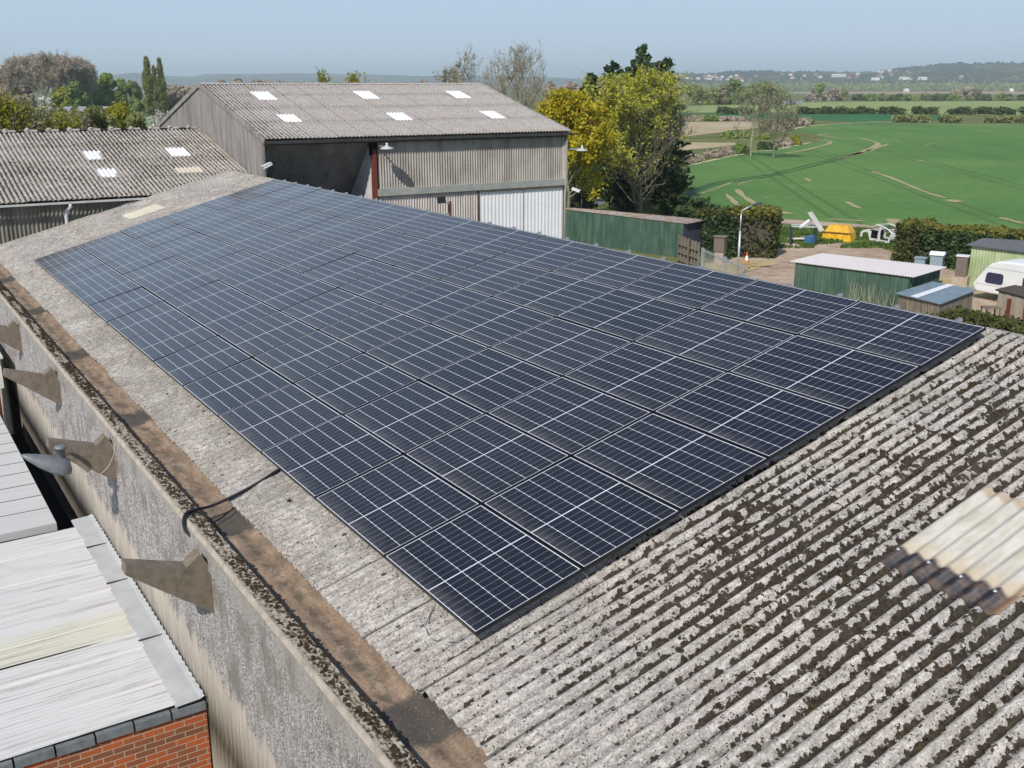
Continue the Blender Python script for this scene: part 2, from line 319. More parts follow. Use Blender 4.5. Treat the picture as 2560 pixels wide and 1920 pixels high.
M['lf_hedge']=leafmat('clipped_hedge_leaves',[(.035,.045,.015),(.07,.085,.025),(.14,.13,.04)],1.6,.15)
M['lf_hedgetop']=leafmat('hedge_top_growth',[(.10,.12,.02),(.17,.18,.035),(.28,.20,.06)],1.6,.2)
M['lf_green']=leafmat('fresh_green_leaves',[(.16,.24,.06),(.26,.35,.08),(.34,.41,.11)],.12,.45)
M['lf_olive']=leafmat('olive_leaves',[(.20,.22,.085),(.29,.31,.12),(.36,.36,.16)],.1,.45)
M['lf_lime']=leafmat('lime_leaves',[(.20,.22,.02),(.30,.30,.03),(.34,.28,.04)],.2)
M['lf_poplar']=leafmat('poplar_leaves',[(.16,.17,.05),(.24,.25,.07),(.30,.30,.11)],.2,.45)
M['lf_brown']=leafmat('bare_twig_mass',[(.32,.25,.19),(.42,.34,.27),(.52,.45,.37)],.1,.3)
M['lf_greybud']=leafmat('grey_budding_twigs',[(.17,.16,.10),(.26,.24,.14),(.34,.31,.20)],.5,.3)
M['lf_white']=leafmat('white_blossom',[(.60,.60,.52),(.75,.75,.68),(.5,.5,.45)],2)
M['lf_grass']=leafmat('grass_blades',[(.05,.11,.02),(.09,.17,.03),(.20,.22,.07)],.6)
M['bark']=simple('grey_green_bark',(.20,.185,.13),.95,.3,6)
M['bark_dark']=simple('dark_bark',(.09,.075,.06),.95,.3,6)
M['bark_pale']=simple('pale_bark',(.34,.31,.25),.95,.25,6)
# ---------------------------------------------------------------- corrugated sheeting
def corr(O,U,Vv,Nn,L,Wd,pitch=PITCH,amp=.025,seg=8,laps=None,phase=0.0,lapstep=.019,sheet=7,jit=.015,skirt=.012,seed=1,prof='sine',rows=3,fromv=None):
    """grid with corrugations running along U, counted along Vv (world coordinate v0 + t). returns V,F"""
    r=np.random.default_rng(seed); n=int(round(Wd/pitch*seg)); t=np.linspace(0,Wd,n+1)
    ph=(t-phase)/pitch
    if prof=='sine': h=amp*np.cos(2*np.pi*ph)
    else:
        q=np.abs((ph%1)-.5)*2; h=amp*np.clip((q-.35)/.3,0,1)*2-amp
    sid=np.floor((t-phase)/(pitch*sheet)+.35).astype(int); sid-=sid.min()
    ns=sid.max()+1; frac=((t-phase)/(pitch*sheet)+.35)%1
    h=h+.010*(1-frac)
    laps=laps or [0,L]; us=[];hs=[];bi=[]
    for k in range(len(laps)-1):
        a,b=laps[k],laps[k+1]
        for j in range(rows+1):
            f=j/rows; us.append(a+(b-a)*f); hs.append(lapstep*(1-f)); bi.append(k if j==0 else -1)
    us=np.array(us);hs=np.array(hs); Vs=[]
    O,U,Vv,Nn=[np.array(q,dtype=float) for q in (O,U,Vv,Nn)]
    jt=r.normal(0,jit,(len(laps),ns)); tilt=r.normal(0,.002,(len(laps),ns))
    for i,(u,hh) in enumerate(zip(us,hs)):
        k=bi[i]; uu=np.full(len(t),u)
        if k>=0: uu=uu+jt[k][sid]
        elif i+1<len(us) and bi[i+1]>=0: uu=uu+jt[bi[i+1]][sid]
        P=O+uu[:,None]*U+t[:,None]*Vv+(h+hh+tilt[max(0,min(len(laps)-1,np.searchsorted(laps,u)-1))][sid])[:,None]*Nn
        if i==0 and skirt: Vs.append(P-Nn*skirt)
        Vs.append(P)
    V=np.concatenate(Vs); m=len(Vs); w=len(t); a=np.arange(w-1)
    F=np.concatenate([np.stack([a+i*w,a+1+i*w,a+1+(i+1)*w,a+(i+1)*w],1) for i in range(m-1)])
    return V,F
def sheet(name,mat,parent,**k):
    V,F=corr(**k); return npmesh(name,V,F,mat,parent,smooth=False)
cT,sT=math.cos(TH),math.sin(TH)
ROFF=-.155      # roof datum below the panel glass plane
def RP(x,y,h=0): return Vector((x-h*sT,y,x*sT/cT+(ROFF+h)/1.0*1.0/cT*cT+h*0)) if False else Vector((x,y,x*sT/cT))+Vector((-sT,0,cT))*(ROFF+h)
# ---------------------------------------------------------------- near barn
barn=thing('barn','long barn under a mossy corrugated roof carrying the solar panels','barn',(3,10,GZ))
EX=-.63; RX=6.90; Y0,Y1=-9.6,27.5
o=RP(EX,Y0)
lap=[0,(1.70-EX)/cT,(4.13-EX)/cT,(6.56-EX)/cT,(RX-EX)/cT]
ph=-1.761-Y0      # a crest lies at y=-1.761
nrm=(-sT,0,cT)
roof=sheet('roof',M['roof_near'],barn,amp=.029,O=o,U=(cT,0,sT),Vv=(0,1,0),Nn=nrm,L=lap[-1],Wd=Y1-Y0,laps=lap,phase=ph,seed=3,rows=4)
# far slope, hidden from here but there
o2=RP(RX,Y0); 
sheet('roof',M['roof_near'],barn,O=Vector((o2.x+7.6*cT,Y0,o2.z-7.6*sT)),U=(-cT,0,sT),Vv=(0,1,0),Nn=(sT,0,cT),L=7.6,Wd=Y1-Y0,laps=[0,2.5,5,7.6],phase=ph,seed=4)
# crown ridge pieces
def ridge(parent,mat,name='ridge_cap'):
    V=[];n=int((Y1-Y0)/PITCH*8); t=np.linspace(0,Y1-Y0,n+1); h=.024*np.cos(2*np.pi*(t-ph)/PITCH)
    prof=[(-.40,-.40*sT/cT+.022),(-.22,-.22*sT/cT+.024),(-.10,.0),(0,.012),(.10,0),(.22,-.22*sT/cT+.024),(.40,-.40*sT/cT+.022)]
    sid=np.floor((t-ph)/(PITCH*7)+.35).astype(int); r=np.random.default_rng(2); jj=r.normal(0,.008,sid.max()-sid.min()+2)[sid-sid.min()]
    for dx,dz in prof:
        V.append(np.stack([RX+dx+0*t+jj,Y0+t,o2.z-.02+dz+h+jj*.3],1))
    w=len(t); a=np.arange(w-1); F=np.concatenate([np.stack([a+i*w,a+1+i*w,a+1+(i+1)*w,a+(i+1)*w],1) for i in range(len(prof)-1)])
    return npmesh(name,np.concatenate(V),F,mat,parent)
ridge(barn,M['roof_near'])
# end gable, west wall (corrugated sheets), gutter, coping
WX=-1.20
V,F=corr(O=(WX,Y0,GZ),U=(0,0,1),Vv=(0,1,0),Nn=(-1,0,0),L=7.2,Wd=Y1-Y0,amp=.010,laps=[0,2.4,4.9,7.15],phase=0,jit=.0,seed=5,seg=6,skirt=0,lapstep=.008)
npmesh('wall',V,F,M['wall_near'],barn)
b=MB(); b.prism([(-1.1,-1.0),(RX,1.55),(15,-.35),(15,GZ),(-1.1,GZ)],1,Y1-.12,Y1-.02); b.prism([(-1.1,-1.0),(RX,1.55),(15,-.35),(15,GZ),(-1.1,GZ)],1,Y0+.05,Y0+.15); b.box((14.5,Y0+.2,GZ),(14.6,Y1-.2,-.35)); b.build('wall',M['wall_big'],barn)
b=MB()
ys=[Y0,-4.9,-.35,4.3,8.8,13.3,17.8,22.4,Y1]
for a,c in zip(ys[:-1],ys[1:]):
    b.prism([(-1.16,-.30),(-.99,-.30),(-.965,-.44),(-1.16,-.55)],1,a+.01,c-.01)
b.build('coping',[M['coping']],barn)
b=MB(); b.prism([(-1.178,-.297),(-1.160,-.297),(-1.160,-.34),(-1.198,-.345)],1,Y0,Y1); b.build('gutter_lip',M['concrete_light'],barn)
b=MB(); b.prism([(-1.200,-.345),(-1.16,-.345),(-1.16,-.56),(-1.222,-.56)],1,Y0,Y1); b.build('gutter_side',M['wall_near'],barn)
# gutter trough: subdivided floor with silt relief
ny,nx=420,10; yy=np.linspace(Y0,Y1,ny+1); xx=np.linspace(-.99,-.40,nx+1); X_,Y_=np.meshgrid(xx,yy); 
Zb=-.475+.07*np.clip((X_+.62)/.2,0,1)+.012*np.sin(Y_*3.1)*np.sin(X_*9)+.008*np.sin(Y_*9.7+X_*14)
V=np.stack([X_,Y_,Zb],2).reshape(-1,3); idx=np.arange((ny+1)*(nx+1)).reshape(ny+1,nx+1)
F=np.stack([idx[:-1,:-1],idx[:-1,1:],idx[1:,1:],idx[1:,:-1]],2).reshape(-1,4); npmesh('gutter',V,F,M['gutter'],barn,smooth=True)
# concrete brackets (frame heads with a stub arm)
for i,y in enumerate((-.95,3.56,8.04,12.34,16.75,21.2)):
    b=MB(); d=.09
    b.prism([(WX-.005,-.50),(-1.30,-.34),(-1.44,-.46),(-2.03,-.27),(-2.05,-.38),(-1.235,-1.03),(WX-.005,-1.06)],1,y-d,y+d)
    b.build('bracket',M['concrete'],barn)
# mossy coping clumps come later. near rooflight
V,F=corr(O=RP(2.79,-2.80,.024),U=(cT,0,sT),Vv=(0,1,0),Nn=nrm,L=1.42,Wd=1.08,phase=-1.761+2.80,seed=8,lapstep=0,sheet=50,jit=0,seg=12,amp=.021)
rl=npmesh('rooflight',V,F,M['rooflight'],barn,smooth=True)
b=MB(); b.lathe([(.016,0),(.016,.006),(.008,.014),(.006,.02)],8); bo=b.build('bolt',M['zinc'],rl,False)
for k,yb in enumerate((-1.76,-2.05,-2.34,-2.63)):
    o=bo if k==0 else bo.copy()
    if k: COL.objects.link(o)
    o.location=RP(3.0,yb,.048); o.rotation_euler=(0,-TH,0)
for (x0,x1,y0,y1) in ((2.92,3.95,24.5,25.6),):
    V,F=corr(O=RP(x0,y0,.02),U=(cT,0,sT),Vv=(0,1,0),Nn=nrm,L=(x1-x0)/cT,Wd=y1-y0,phase=-1.761-y0,lapstep=0,sheet=50,jit=0)
    npmesh('rooflight',V,F,M['cream_light'],barn,smooth=True)
# roof bolts, small dark dots with washers
b=MB(); b.lathe([(.014,0),(.013,.005),(.006,.007),(.005,.018)],6); bo=b.build('roof_bolt',M['lamp_grey'],barn,False)
r_=random.Random(3); nb=0
for xb in (-.3,1.85,4.28,5.4,.55):
    for k in range(60):
        y=-1.761-PITCH*14+PITCH*4*k
        if nb>=95 or y>10 or (y>0 and xb>0) or (2.5<xb<4.4 and -2.9<y<-1.6) or r_.random()<.15: continue
        o=bo if nb==0 else bo.copy()
        if nb: COL.objects.link(o)
        o.location=RP(xb+r_.gauss(0,.015),y,.026)-wloc(barn); o.rotation_euler=(0,-TH,0); nb+=1
# moss clumps in the valleys of the near roof (uncountable)
def dome(seed=0):
    V=[(0,0,1)];F=[];n=7
    for r,z in ((.55,.82),(.92,.42),(1.05,-.1)):
        for j in range(n): t=2*math.pi*j/n+r; V.append((r*math.cos(t),r*math.sin(t),z))
    F=[(0,1+j,1+(j+1)%n,1+(j+1)%n) for j in range(n)]
    for k in range(2):
        o=1+k*n; F+=[(o+j,o+n+j,o+n+(j+1)%n,o+(j+1)%n) for j in range(n)]
    return np.array(V),np.array(F)
DV,DF=dome()
def clumps(P,Rx,Ry,Rz,N):
    k=len(P); jig=1+rng.normal(0,.22,(k,len(DV),1)); q=DV[None]*np.stack([Rx,Ry,Rz],1)[:,None]*jig
    # frame: x up slope, y along, z normal
    T=np.array([[cT,0,sT],[0,1,0],[-sT,0,cT]]) if N else np.eye(3)
    q=q@T+P[:,None]; V=q.reshape(-1,3); F=(DF[None]+(np.arange(k)*len(DV))[:,None,None]).reshape(-1,4); return V,F
P=[];A=[]
from mathutils import noise as mn
nv=int((Y1-Y0)/PITCH)
for j in range(-26,14):
    yv=-1.761+(j+.5)*PITCH
    dens=150 if yv<.1 else 40
    for k in range(dens*2):
        x=rng.uniform(-.5,7.0)
        if 0<=yv<22.7 and x>.05: continue
        if yv<-1.6 and yv>-2.85 and 2.5<x<4.25: continue
        w=min(1,max(.06,(x+.2)/2.2))*(1 if yv<-.25 else .25)
        nn=mn.noise(Vector((x*1.4,yv*2.2,3.1)))*.9+mn.noise(Vector((x*5,yv*4,1)))*.5
        if nn+ .55*w-.30 < rng.uniform(-.2,.45): continue
        s=abs(rng.normal(0,1))*.010+.008
        off=rng.normal(0,.022); yy_=yv+off
        hh=.025*math.cos(2*math.pi*(yy_+1.761)/PITCH)
        P.append(tuple(RP(x,yy_,hh-.002))); A.append((s*rng.uniform(1,2.2),s*rng.uniform(.8,1.3),s*rng.uniform(.4,.9)))
# sparse crumbs elsewhere on the exposed strip
for k in range(1500):
    x=rng.uniform(-.55,0.0); y=rng.uniform(0,24) if rng.random()<.5 else rng.uniform(-3,8)
    if rng.random()<.05: x=rng.uniform(-.5,.3); 
    hh=.025*math.cos(2*math.pi*(y+1.761)/PITCH); s=rng.uniform(.005,.016) if rng.random()<.85 else rng.uniform(.016,.03)
    P.append(tuple(RP(x,y,hh-.001))); A.append((s*1.4,s,s*.7))
A=np.array(A)
n=NB('moss_cushions',.98,.05); n.col(n.ramp(n.noise(30,3,.7),[(.3,(.020,.014,.010)),(.5,(.045,.032,.021)),(.65,(.075,.055,.032)),(.8,(.085,.08,.035))])); M['moss']=n.mat
V,F=clumps(np.array(P),A[:,0],A[:,1],A[:,2],True); ms=npmesh('moss',V,F,M['moss'],None,smooth=True); tag(ms,kind='stuff')
P=[];A=[]
for k in range(3600):
    y=rng.uniform(-2,22); x=rng.uniform(-1.13,-.98); s=rng.uniform(.006,.020)*(1 if y<10 else 1.4)
    if mn.noise(Vector((x*9,y*1.3,0)))<-.12: continue
    P.append((x,y,-.302)); A.append((s,s*1.3,s*.7))
A=np.array(A); V,F=clumps(np.array(P),A[:,0],A[:,1],A[:,2],False); ms=npmesh('moss',V,F,M['moss'],None,smooth=True); tag(ms,kind='stuff')
# ---------------------------------------------------------------- solar panels (local: x up slope, y along, origin lower near corner)
PL,PW,FR=1.722,1.134,.035
def make_panel():
    t=thing('solar_panel','','solar panel',(0,0,0),'solar panels on the near roof')
    b=MB(); w=.011
    for a,c in (((0,0,-FR),(w,PL,0)),((PW-w,0,-FR),(PW,PL,0)),((w,0,-FR),(PW-w,w,0)),((w,PL-w,-FR),(PW-w,PL,0))): b.box(a,c)
    b.build('frame',M['black'],t,False)
    b=MB(); b.quad((w,w,-.002),(PW-w,w,-.002),(PW-w,PL-w,-.002),(w,PL-w,-.002)); b.quad((w,w,-.006),(w,PL-w,-.006),(PW-w,PL-w,-.006),(PW-w,w,-.006)); g=b.build('cell_glass',M['pv'],t,False)
    return t
proto=make_panel()
ORD=['first','second','third','fourth','fifth','sixth','seventh','eighth','ninth','tenth','eleventh','twelfth','thirteenth']
ROW=['lowest row by the gutter','second row up','third row up','fourth row up','fifth row up','topmost row by the ridge']
for i in range(13):
    for j in range(6):
        o=proto if (i,j)==(0,0) else copy_tree(proto)
        s=j*1.154+.01; o.location=Vector((s*cT,i*1.742+.01,s*sT))
        o.rotation_euler=(rng.normal(0,R(.14)),-TH+rng.normal(0,R(.2)),0)
        o['label']='solar panel in the %s, %s from the near end'%(ROW[j],ORD[i])
# mounting rails, two under every panel column, running up the slope
def make_rail():
    b=MB(); L=7.05
    b.box((0,-.021,0),(L,.021,.004)); b.box((0,-.021,.004),(L,-.018,.041)); b.box((0,.018,.004),(L,.021,.041)); b.box((0,-.018,.037),(L,-.009,.041)); b.box((0,.009,.037),(L,.018,.041))
    return b.build('mounting_rail',M['zinc'],None)
pr=make_rail(); tag(pr,'',None,'rails under the solar panels')
for i in range(13):
    for q in (0,1):
        o=pr if (i,q)==(0,0) else pr.copy()
        if o is not pr: COL.objects.link(o)
        p=Vector((0,i*1.742+.01+.43+.862*q,0))+Vector((cT,0,sT))*.03+Vector((-sT,0,cT))*(-FR-.043)
        o.location=p; o.rotation_euler=(0,-TH,0); o['category']='rail'
        o['label']='galvanised rail under the %s panel column from the near end, %s rail of its pair'%(ORD[i],('nearer','farther')[q])
# cables
def cable(name,label,pts,r=.008,mat='cable',cat='cable'):
    b=MB(); P=[Vector(p) for p in pts]; out=[]
    for k in range(len(P)-1):
        p0=P[max(k-1,0)];p1=P[k];p2=P[k+1];p3=P[min(k+2,len(P)-1)]
        for s in range(6):
            t=s/6; out.append(.5*((2*p1)+(p2-p0)*t+(2*p0-5*p1+4*p2-p3)*t*t+(3*p1-p0-3*p2+p3)*t**3))
    out.append(P[-1]); b.tube(out,r,6); o=b.build(name,M[mat],None,smooth=True); tag(o,label,cat); return o
cable('cable','thick black cable running from the panels over the gutter and coping',[RP(.35,4.85,.05),RP(-.0,4.76,.045),RP(-.3,4.66,.05),(-.62,4.60,-.26),(-.85,4.58,-.30),(-1.02,4.52,-.275),(-1.14,4.47,-.27),(-1.215,4.36,-.31),(-1.235,4.22,-.37),(-1.20,4.15,-.42)],.018)
cable('cable','thin black cable lying in the gutter below the thick one',[(-.50,4.62,-.35),(-.7,4.50,-.41),(-.95,4.36,-.42),(-1.0,4.44,-.29),(-1.16,4.38,-.285),(-1.23,4.25,-.35)],.009)
cable('cable','thin grey cable loop under the nearest lower panel corner',[RP(.02,.75,.07),RP(-.16,.62,.03),RP(-.22,.40,.03),RP(-.12,.22,.03),RP(.03,.14,.06)],.005,'lamp_grey')
# ---------------------------------------------------------------- left barn (roof 2)
lb=thing('barn','low barn on the left with a moss-streaked corrugated roof and white downpipe','barn',(0,31,GZ))
a2=math.atan2(2.80-1.03,34.7-27.3); c2,s2=math.cos(a2),math.sin(a2); XA,XB=-14.0,8.05
ph2=0
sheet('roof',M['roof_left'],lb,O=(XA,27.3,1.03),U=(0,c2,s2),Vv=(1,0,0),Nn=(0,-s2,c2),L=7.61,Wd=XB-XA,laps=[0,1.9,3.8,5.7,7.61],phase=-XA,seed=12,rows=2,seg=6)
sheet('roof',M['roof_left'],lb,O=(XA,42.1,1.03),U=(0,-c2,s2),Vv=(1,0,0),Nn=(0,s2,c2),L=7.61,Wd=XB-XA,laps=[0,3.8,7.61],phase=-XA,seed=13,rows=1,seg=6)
b=MB(); x=XA
while x<XB-.3:
    b.prism([(34.50,2.78),(34.62,2.86),(34.78,2.86),(34.90,2.78),(34.78,2.82),(34.62,2.82)],0,x,x+.42)
    b.lathe([(.10,-.10),(.10,.02),(.05,.07)],8,Matrix.Translation((x+.1,34.65,2.85))); x+=.72
b.build('ridge_cap',M['ridge'],lb)
b=MB(); x=XA+.42
while x<XB-.3: b.box((x+.04,34.52,2.76),(x+.27,34.88,2.825)); x+=.72
b.build('ridge_gap',M['dark'],lb)
V,F=corr(O=(XA,27.56,GZ),U=(0,0,1),Vv=(1,0,0),Nn=(0,-1,0),L=8.5,Wd=XB-XA,amp=.025,laps=[0,4,8.5],jit=0,skirt=0,pitch=.12,seg=6,seed=4); npmesh('wall',V,F,M['wall_left'],lb)
b=MB(); b.box((XA,41.8,GZ),(XB,41.9,.95)); b.prism([(27.6,.9),(34.7,2.7),(41.8,.9),(41.8,GZ),(27.6,GZ)],0,XA,XA+.1); b.build('wall',M['wall_left'],lb)
b=MB(); b.box((XA,27.20,.93),(XB,27.30,.985)); b.build('gutter',M['white_gutter'],lb)
b=MB(); b.tube([(1.83,27.25,.93),(1.85,27.27,.84),(1.74,27.40,.72),(1.72,27.44,.6),(1.72,27.44,-1.5)],.055,10); b.build('downpipe',M['white_pipe'],lb,smooth=True)
b=MB(); b.prism([(27.25,1.03),(34.7,2.84),(34.7,2.74),(27.25,.93)],0,XB-.10,XB); b.build('verge',M['coping'],lb)
for (x0,x1,u0,u1,m) in ((3.21,3.86,31.18,32.1,'white_light'),(6.07,6.72,31.2,32.15,'white_light'),(3.21,3.86,29.25,30.1,'white_light'),(5.75,6.6,29.35,29.9,'cream_light')):
    V,F=corr(O=(x0,u0,1.03+(u0-27.3)*math.tan(a2)+.022),U=(0,c2,s2),Vv=(1,0,0),Nn=(0,-s2,c2),L=(u1-u0)/c2,Wd=x1-x0,phase=-x0,lapstep=0,sheet=50,jit=0,seg=6); npmesh('rooflight',V,F,M[m],lb)
# ---------------------------------------------------------------- big barn
bb=thing('barn','tall grey barn with six bright rooflights, white doors and an open dark bay','barn',(14,34,GZ))
x0,x1=8.10,20.55; YE,YR,ZE,ZR=27.3,34.15,2.66,4.47
a3=math.atan2(ZR-ZE,YR-YE); c3,s3=math.cos(a3),math.sin(a3); SL=(YR-YE)/c3
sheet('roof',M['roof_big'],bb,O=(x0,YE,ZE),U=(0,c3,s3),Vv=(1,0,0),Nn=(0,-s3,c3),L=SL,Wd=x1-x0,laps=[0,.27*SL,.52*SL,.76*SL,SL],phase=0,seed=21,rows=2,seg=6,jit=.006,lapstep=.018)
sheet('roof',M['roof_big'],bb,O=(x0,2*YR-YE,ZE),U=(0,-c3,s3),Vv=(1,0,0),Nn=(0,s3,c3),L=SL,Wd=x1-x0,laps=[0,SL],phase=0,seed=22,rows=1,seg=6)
b=MB(); b.prism([(YR-.22,ZR-.045),(YR-.06,ZR+.045),(YR+.06,ZR+.045),(YR+.22,ZR-.045)],0,x0,x1); b.build('ridge_cap',M['ridge'],bb)
b=MB(); xs=x0
for i in range(1,12):
    xx_=x0+i*1.022; b.prism([(YE+.02,ZE+.012),(YR-.1,ZR-.015),(YR-.1,ZR-.03),(YE+.02,ZE-.005)],0,xx_,xx_+.025)
b.build('sheet_seam',M['black_gutter'],bb)
b=MB(); b.prism([(YE,ZE-.10),(YR,ZR-.10),(2*YR-YE,ZE-.10),(2*YR-YE,GZ),(27.5,GZ),(27.5,ZE-.12)],0,x0,x0+.06)
b.build('gable_wall',M['gable'],bb)
b=MB(); b.prism([(YE,ZE-.10),(YR,ZR-.10),(2*YR-YE,ZE-.10),(2*YR-YE,GZ),(27.6,GZ)],0,x1-.12,x1-.06); b.box((x0,2*YR-YE-.2,GZ),(x1-.13,2*YR-YE-.14,ZE)); b.build('wall',M['wall_big'],bb)
for s in (1,-1):
    b=MB(); f=lambda y:(YR+(y-YR)*s)
    b.prism([(f(YE-.05),ZE-.13),(f(YR),ZR-.13),(f(YR),ZR+.045),(f(YE-.05),ZE+.045)][::s],0,x0-.055,x0-.002); b.build('verge',M['gable'] if s>0 else M['ridge'],bb)
b=MB(); b.prism([(YE-.05,ZE-.12),(YR,ZR-.12),(YR,ZR+.05),(YE-.05,ZE+.05)],0,x1-.03,x1+.06); b.build('verge',M['ridge'],bb)
FY=27.5; XC0,XC1=12.10,12.28
V,F=corr(O=(XC1,FY,.72),U=(0,0,1),Vv=(1,0,0),Nn=(0,-1,0),L=1.85,Wd=20.34-XC1,pitch=.1085,amp=.030,laps=[0,1.85],jit=0,skirt=0,seg=6,sheet=50); npmesh('wall',V,F,M['wall_big'],bb)
V,F=corr(O=(XC1,FY+.02,GZ),U=(0,0,1),Vv=(1,0,0),Nn=(0,-1,0),L=8.15,Wd=16.42-XC1,pitch=.1085,amp=.028,laps=[0,4,8.15],jit=0,skirt=0,seg=6,sheet=50); npmesh('wall',V,F,M['wall_low'],bb)
b=MB(); b.box((XC1-.03,FY-.10,.56),(20.50,FY+.06,.81)); b.build('beam',M['beam'],bb)
b=MB(); b.box((XC0,FY-.02,GZ),(XC1-.03,FY+.16,2.2)); b.build('column',M['rust_red'],bb)
b=MB(); b.box((20.42,FY-.06,GZ),(20.52,FY+.10,.55)); b.build('column',M['rust_red'],bb)
b=MB(); b.box((16.40,FY-.04,GZ),(16.48,FY+.10,.55)); b.build('column',M['bark_dark'],bb)
b=MB(); b.box((20.35,FY-.05,.81),(20.55,FY+.05,2.55)); b.build('corner_sheet',M['wall_low'],bb)
for xa,xb in ((16.50,18.47),(18.50,20.40)):
    V,F=corr(O=(xa,FY-.03,GZ),U=(0,0,1),Vv=(1,0,0),Nn=(0,-1,0),L=8.08 if xa<17 else 8.1,Wd=xb-xa,pitch=.165,amp=.008,laps=[0,8.1],jit=0,skirt=0,seg=12,sheet=50,prof='trap'); npmesh('door',V,F,M['white_door'],bb)
b=MB(); b.box((16.45,FY-.12,.485),(20.45,FY-.02,.55)); b.build('door_track',M['bark_dark'],bb)
# open bay: side sheet, raking dark back sheet
V,F=corr(O=(XC0+.05,FY+.16,GZ),U=(0,0,1),Vv=(0,1,0),Nn=(-1,0,0),L=10.1,Wd=6,pitch=.15,amp=.012,laps=[0,10.1],jit=0,skirt=0,seg=6,sheet=7); npmesh('wall',V,F,M['inner_light'],bb)
b=MB(); b.box((XC0-.02,FY,2.0),(XC1,FY+.25,2.56)); b.build('column_head',M['dark'],bb)
V,F=corr(O=(x0+.07,FY+4.3,-1.8),U=(0,-.688,.726),Vv=(1,0,0),Nn=(0,-.726,-.688),L=5.9,Wd=XC0-x0-.08,pitch=.1085,amp=.02,laps=[0,2.4,5.9],jit=0,skirt=0,seg=6); npmesh('bay_lining',V,F,M['wall_dark'],bb)
b=MB(); b.box((x0-.04,YE-.10,ZE-.15),(x1+.02,YE+.02,ZE-.045)); b.box((x0+.05,YE+.03,ZE-.2),(x1-.2,FY+.05,ZE-.08)); b.tube([(x1,YE-.04,ZE-.10),(x1+.45,YE+.05,ZE-.13)],.03,8); b.build('gutter',M['black_gutter'],bb)
for (xa,xb,ya,yb) in ((9.6,10.3,31.83,32.9),(9.52,10.2,29.08,29.95),(13.86,14.58,31.85,32.9),(13.83,14.56,29.02,29.95),(18.02,18.78,31.88,32.9),(18.0,18.72,29.05,30.0)):
    V,F=corr(O=(xa,ya,ZE+(ya-YE)*math.tan(a3)+.026),U=(0,c3,s3),Vv=(1,0,0),Nn=(0,-s3,c3),L=(yb-ya)/c3,Wd=xb-xa,phase=x0-xa,lapstep=0,sheet=50,jit=0,seg=6,amp=.022); npmesh('rooflight',V,F,M['white_light'],bb)
# ---------------------------------------------------------------- lamps and cameras on the buildings
def dish_lamp(name,label,p,q):
    t=thing(name,label,'lamp',p); p=Vector(p);q=Vector(q)
    b=MB(); b.tube([p,q+Vector((0,0,.03))],.022,8); b.build('arm',M['zinc'],t)
    b=MB(); b.lathe([(.0,.10),(.05,.09),(.07,.04),(.20,.01),(.26,-.04),(.24,-.045),(.1,-.02)],18,Matrix.Translation(q)); b.build('lamp_shade',M['white_gutter'],t,smooth=True)
    b=MB(); b.lathe([(.0,.17),(.035,.16),(.04,.09)],10,Matrix.Translation(q)); b.build('cap',M['white_plastic'],t,smooth=True)
dish_lamp('wall_lamp','dish lamp on a short arm beside the open bay of the tall barn',(12.28,27.45,2.33),(12.36,26.85,2.29))
dish_lamp('wall_lamp','dish lamp sticking out from the right corner of the tall barn',(20.55,27.5,1.95),(21.15,27.25,1.93))
def cctv(label,p,d):
    t=thing('security_camera',label,'camera',p); p=Vector(p); d=Vector(d).normalized(); a=d.to_track_quat('X','Z').to_matrix().to_4x4()
    b=MB(); b.box((-.17,-.05,-.05),(.17,.05,.05),Matrix.Translation(p)@a); b.box((-.14,-.06,.05),(.20,.06,.062),Matrix.Translation(p)@a); b.build('housing',M['white_plastic'],t)
    b=MB(); b.tube([p-Vector((0,0,.05)),p+Vector((.02,.02,-.14)),p+Vector((.08,.14,-.16))],.022,8); b.build('bracket',M['lamp_grey'],t)
cctv('white security camera at the left corner of the dark open bay',(8.12,27.25,1.82),(-.9,-.1,-.35))
cctv('white security camera beyond the right corner of the tall barn',(21.05,27.5,.33),(.75,-.6,-.35))
# flood light on a brown post in front of the tall barn
fl=thing('floodlight','black floodlight on a brown post in front of the tall barn doors','floodlight',(14.1,25.5,GZ))
b=MB(); b.box((14.05,25.46,GZ),(14.14,25.54,.44)); b.build('post',M['rust_red'],fl)
b=MB(); b.tube([(14.08,25.5,.36),(13.95,25.42,.40),(13.80,25.38,.45)],.025,8); b.build('arm',M['white_plastic'],fl)
b=MB(); b.box((-.15,-.06,-.11),(.15,.06,.11),Matrix.Translation((13.68,25.36,.53))@Matrix.Rotation(.2,4,'Z')@Matrix.Rotation(-.25,4,'X')); b.build('lamp_head',M['black'],fl)
# old street style lamp on the second bracket
ol=thing('lamp','old grey metal lamp with flared hood hanging from the concrete bracket','lamp',(-1.63,7.75,-.75))
b=MB(); b.tube([(-1.60,7.72,-.72),(-1.72,7.74,-.58),(-1.86,7.76,-.46)],.038,8); b.build('arm',M['concrete'],ol)
b=MB(); b.lathe([(.062,-.14),(.062,.03),(.078,.03),(.078,.06),(.05,.075)],16,Matrix.Translation((-1.93,7.77,-.38))@Matrix.Rotation(.08,4,'Y')); b.build('neck',M['lamp_grey'],ol,smooth=True)
b=MB(); pr_=[]
nn_=14; vs=[]; rings=[(-.02,.105,.13,-.10),(.0,.16,.17,-.17),(-.02,.185,.19,-.27)]
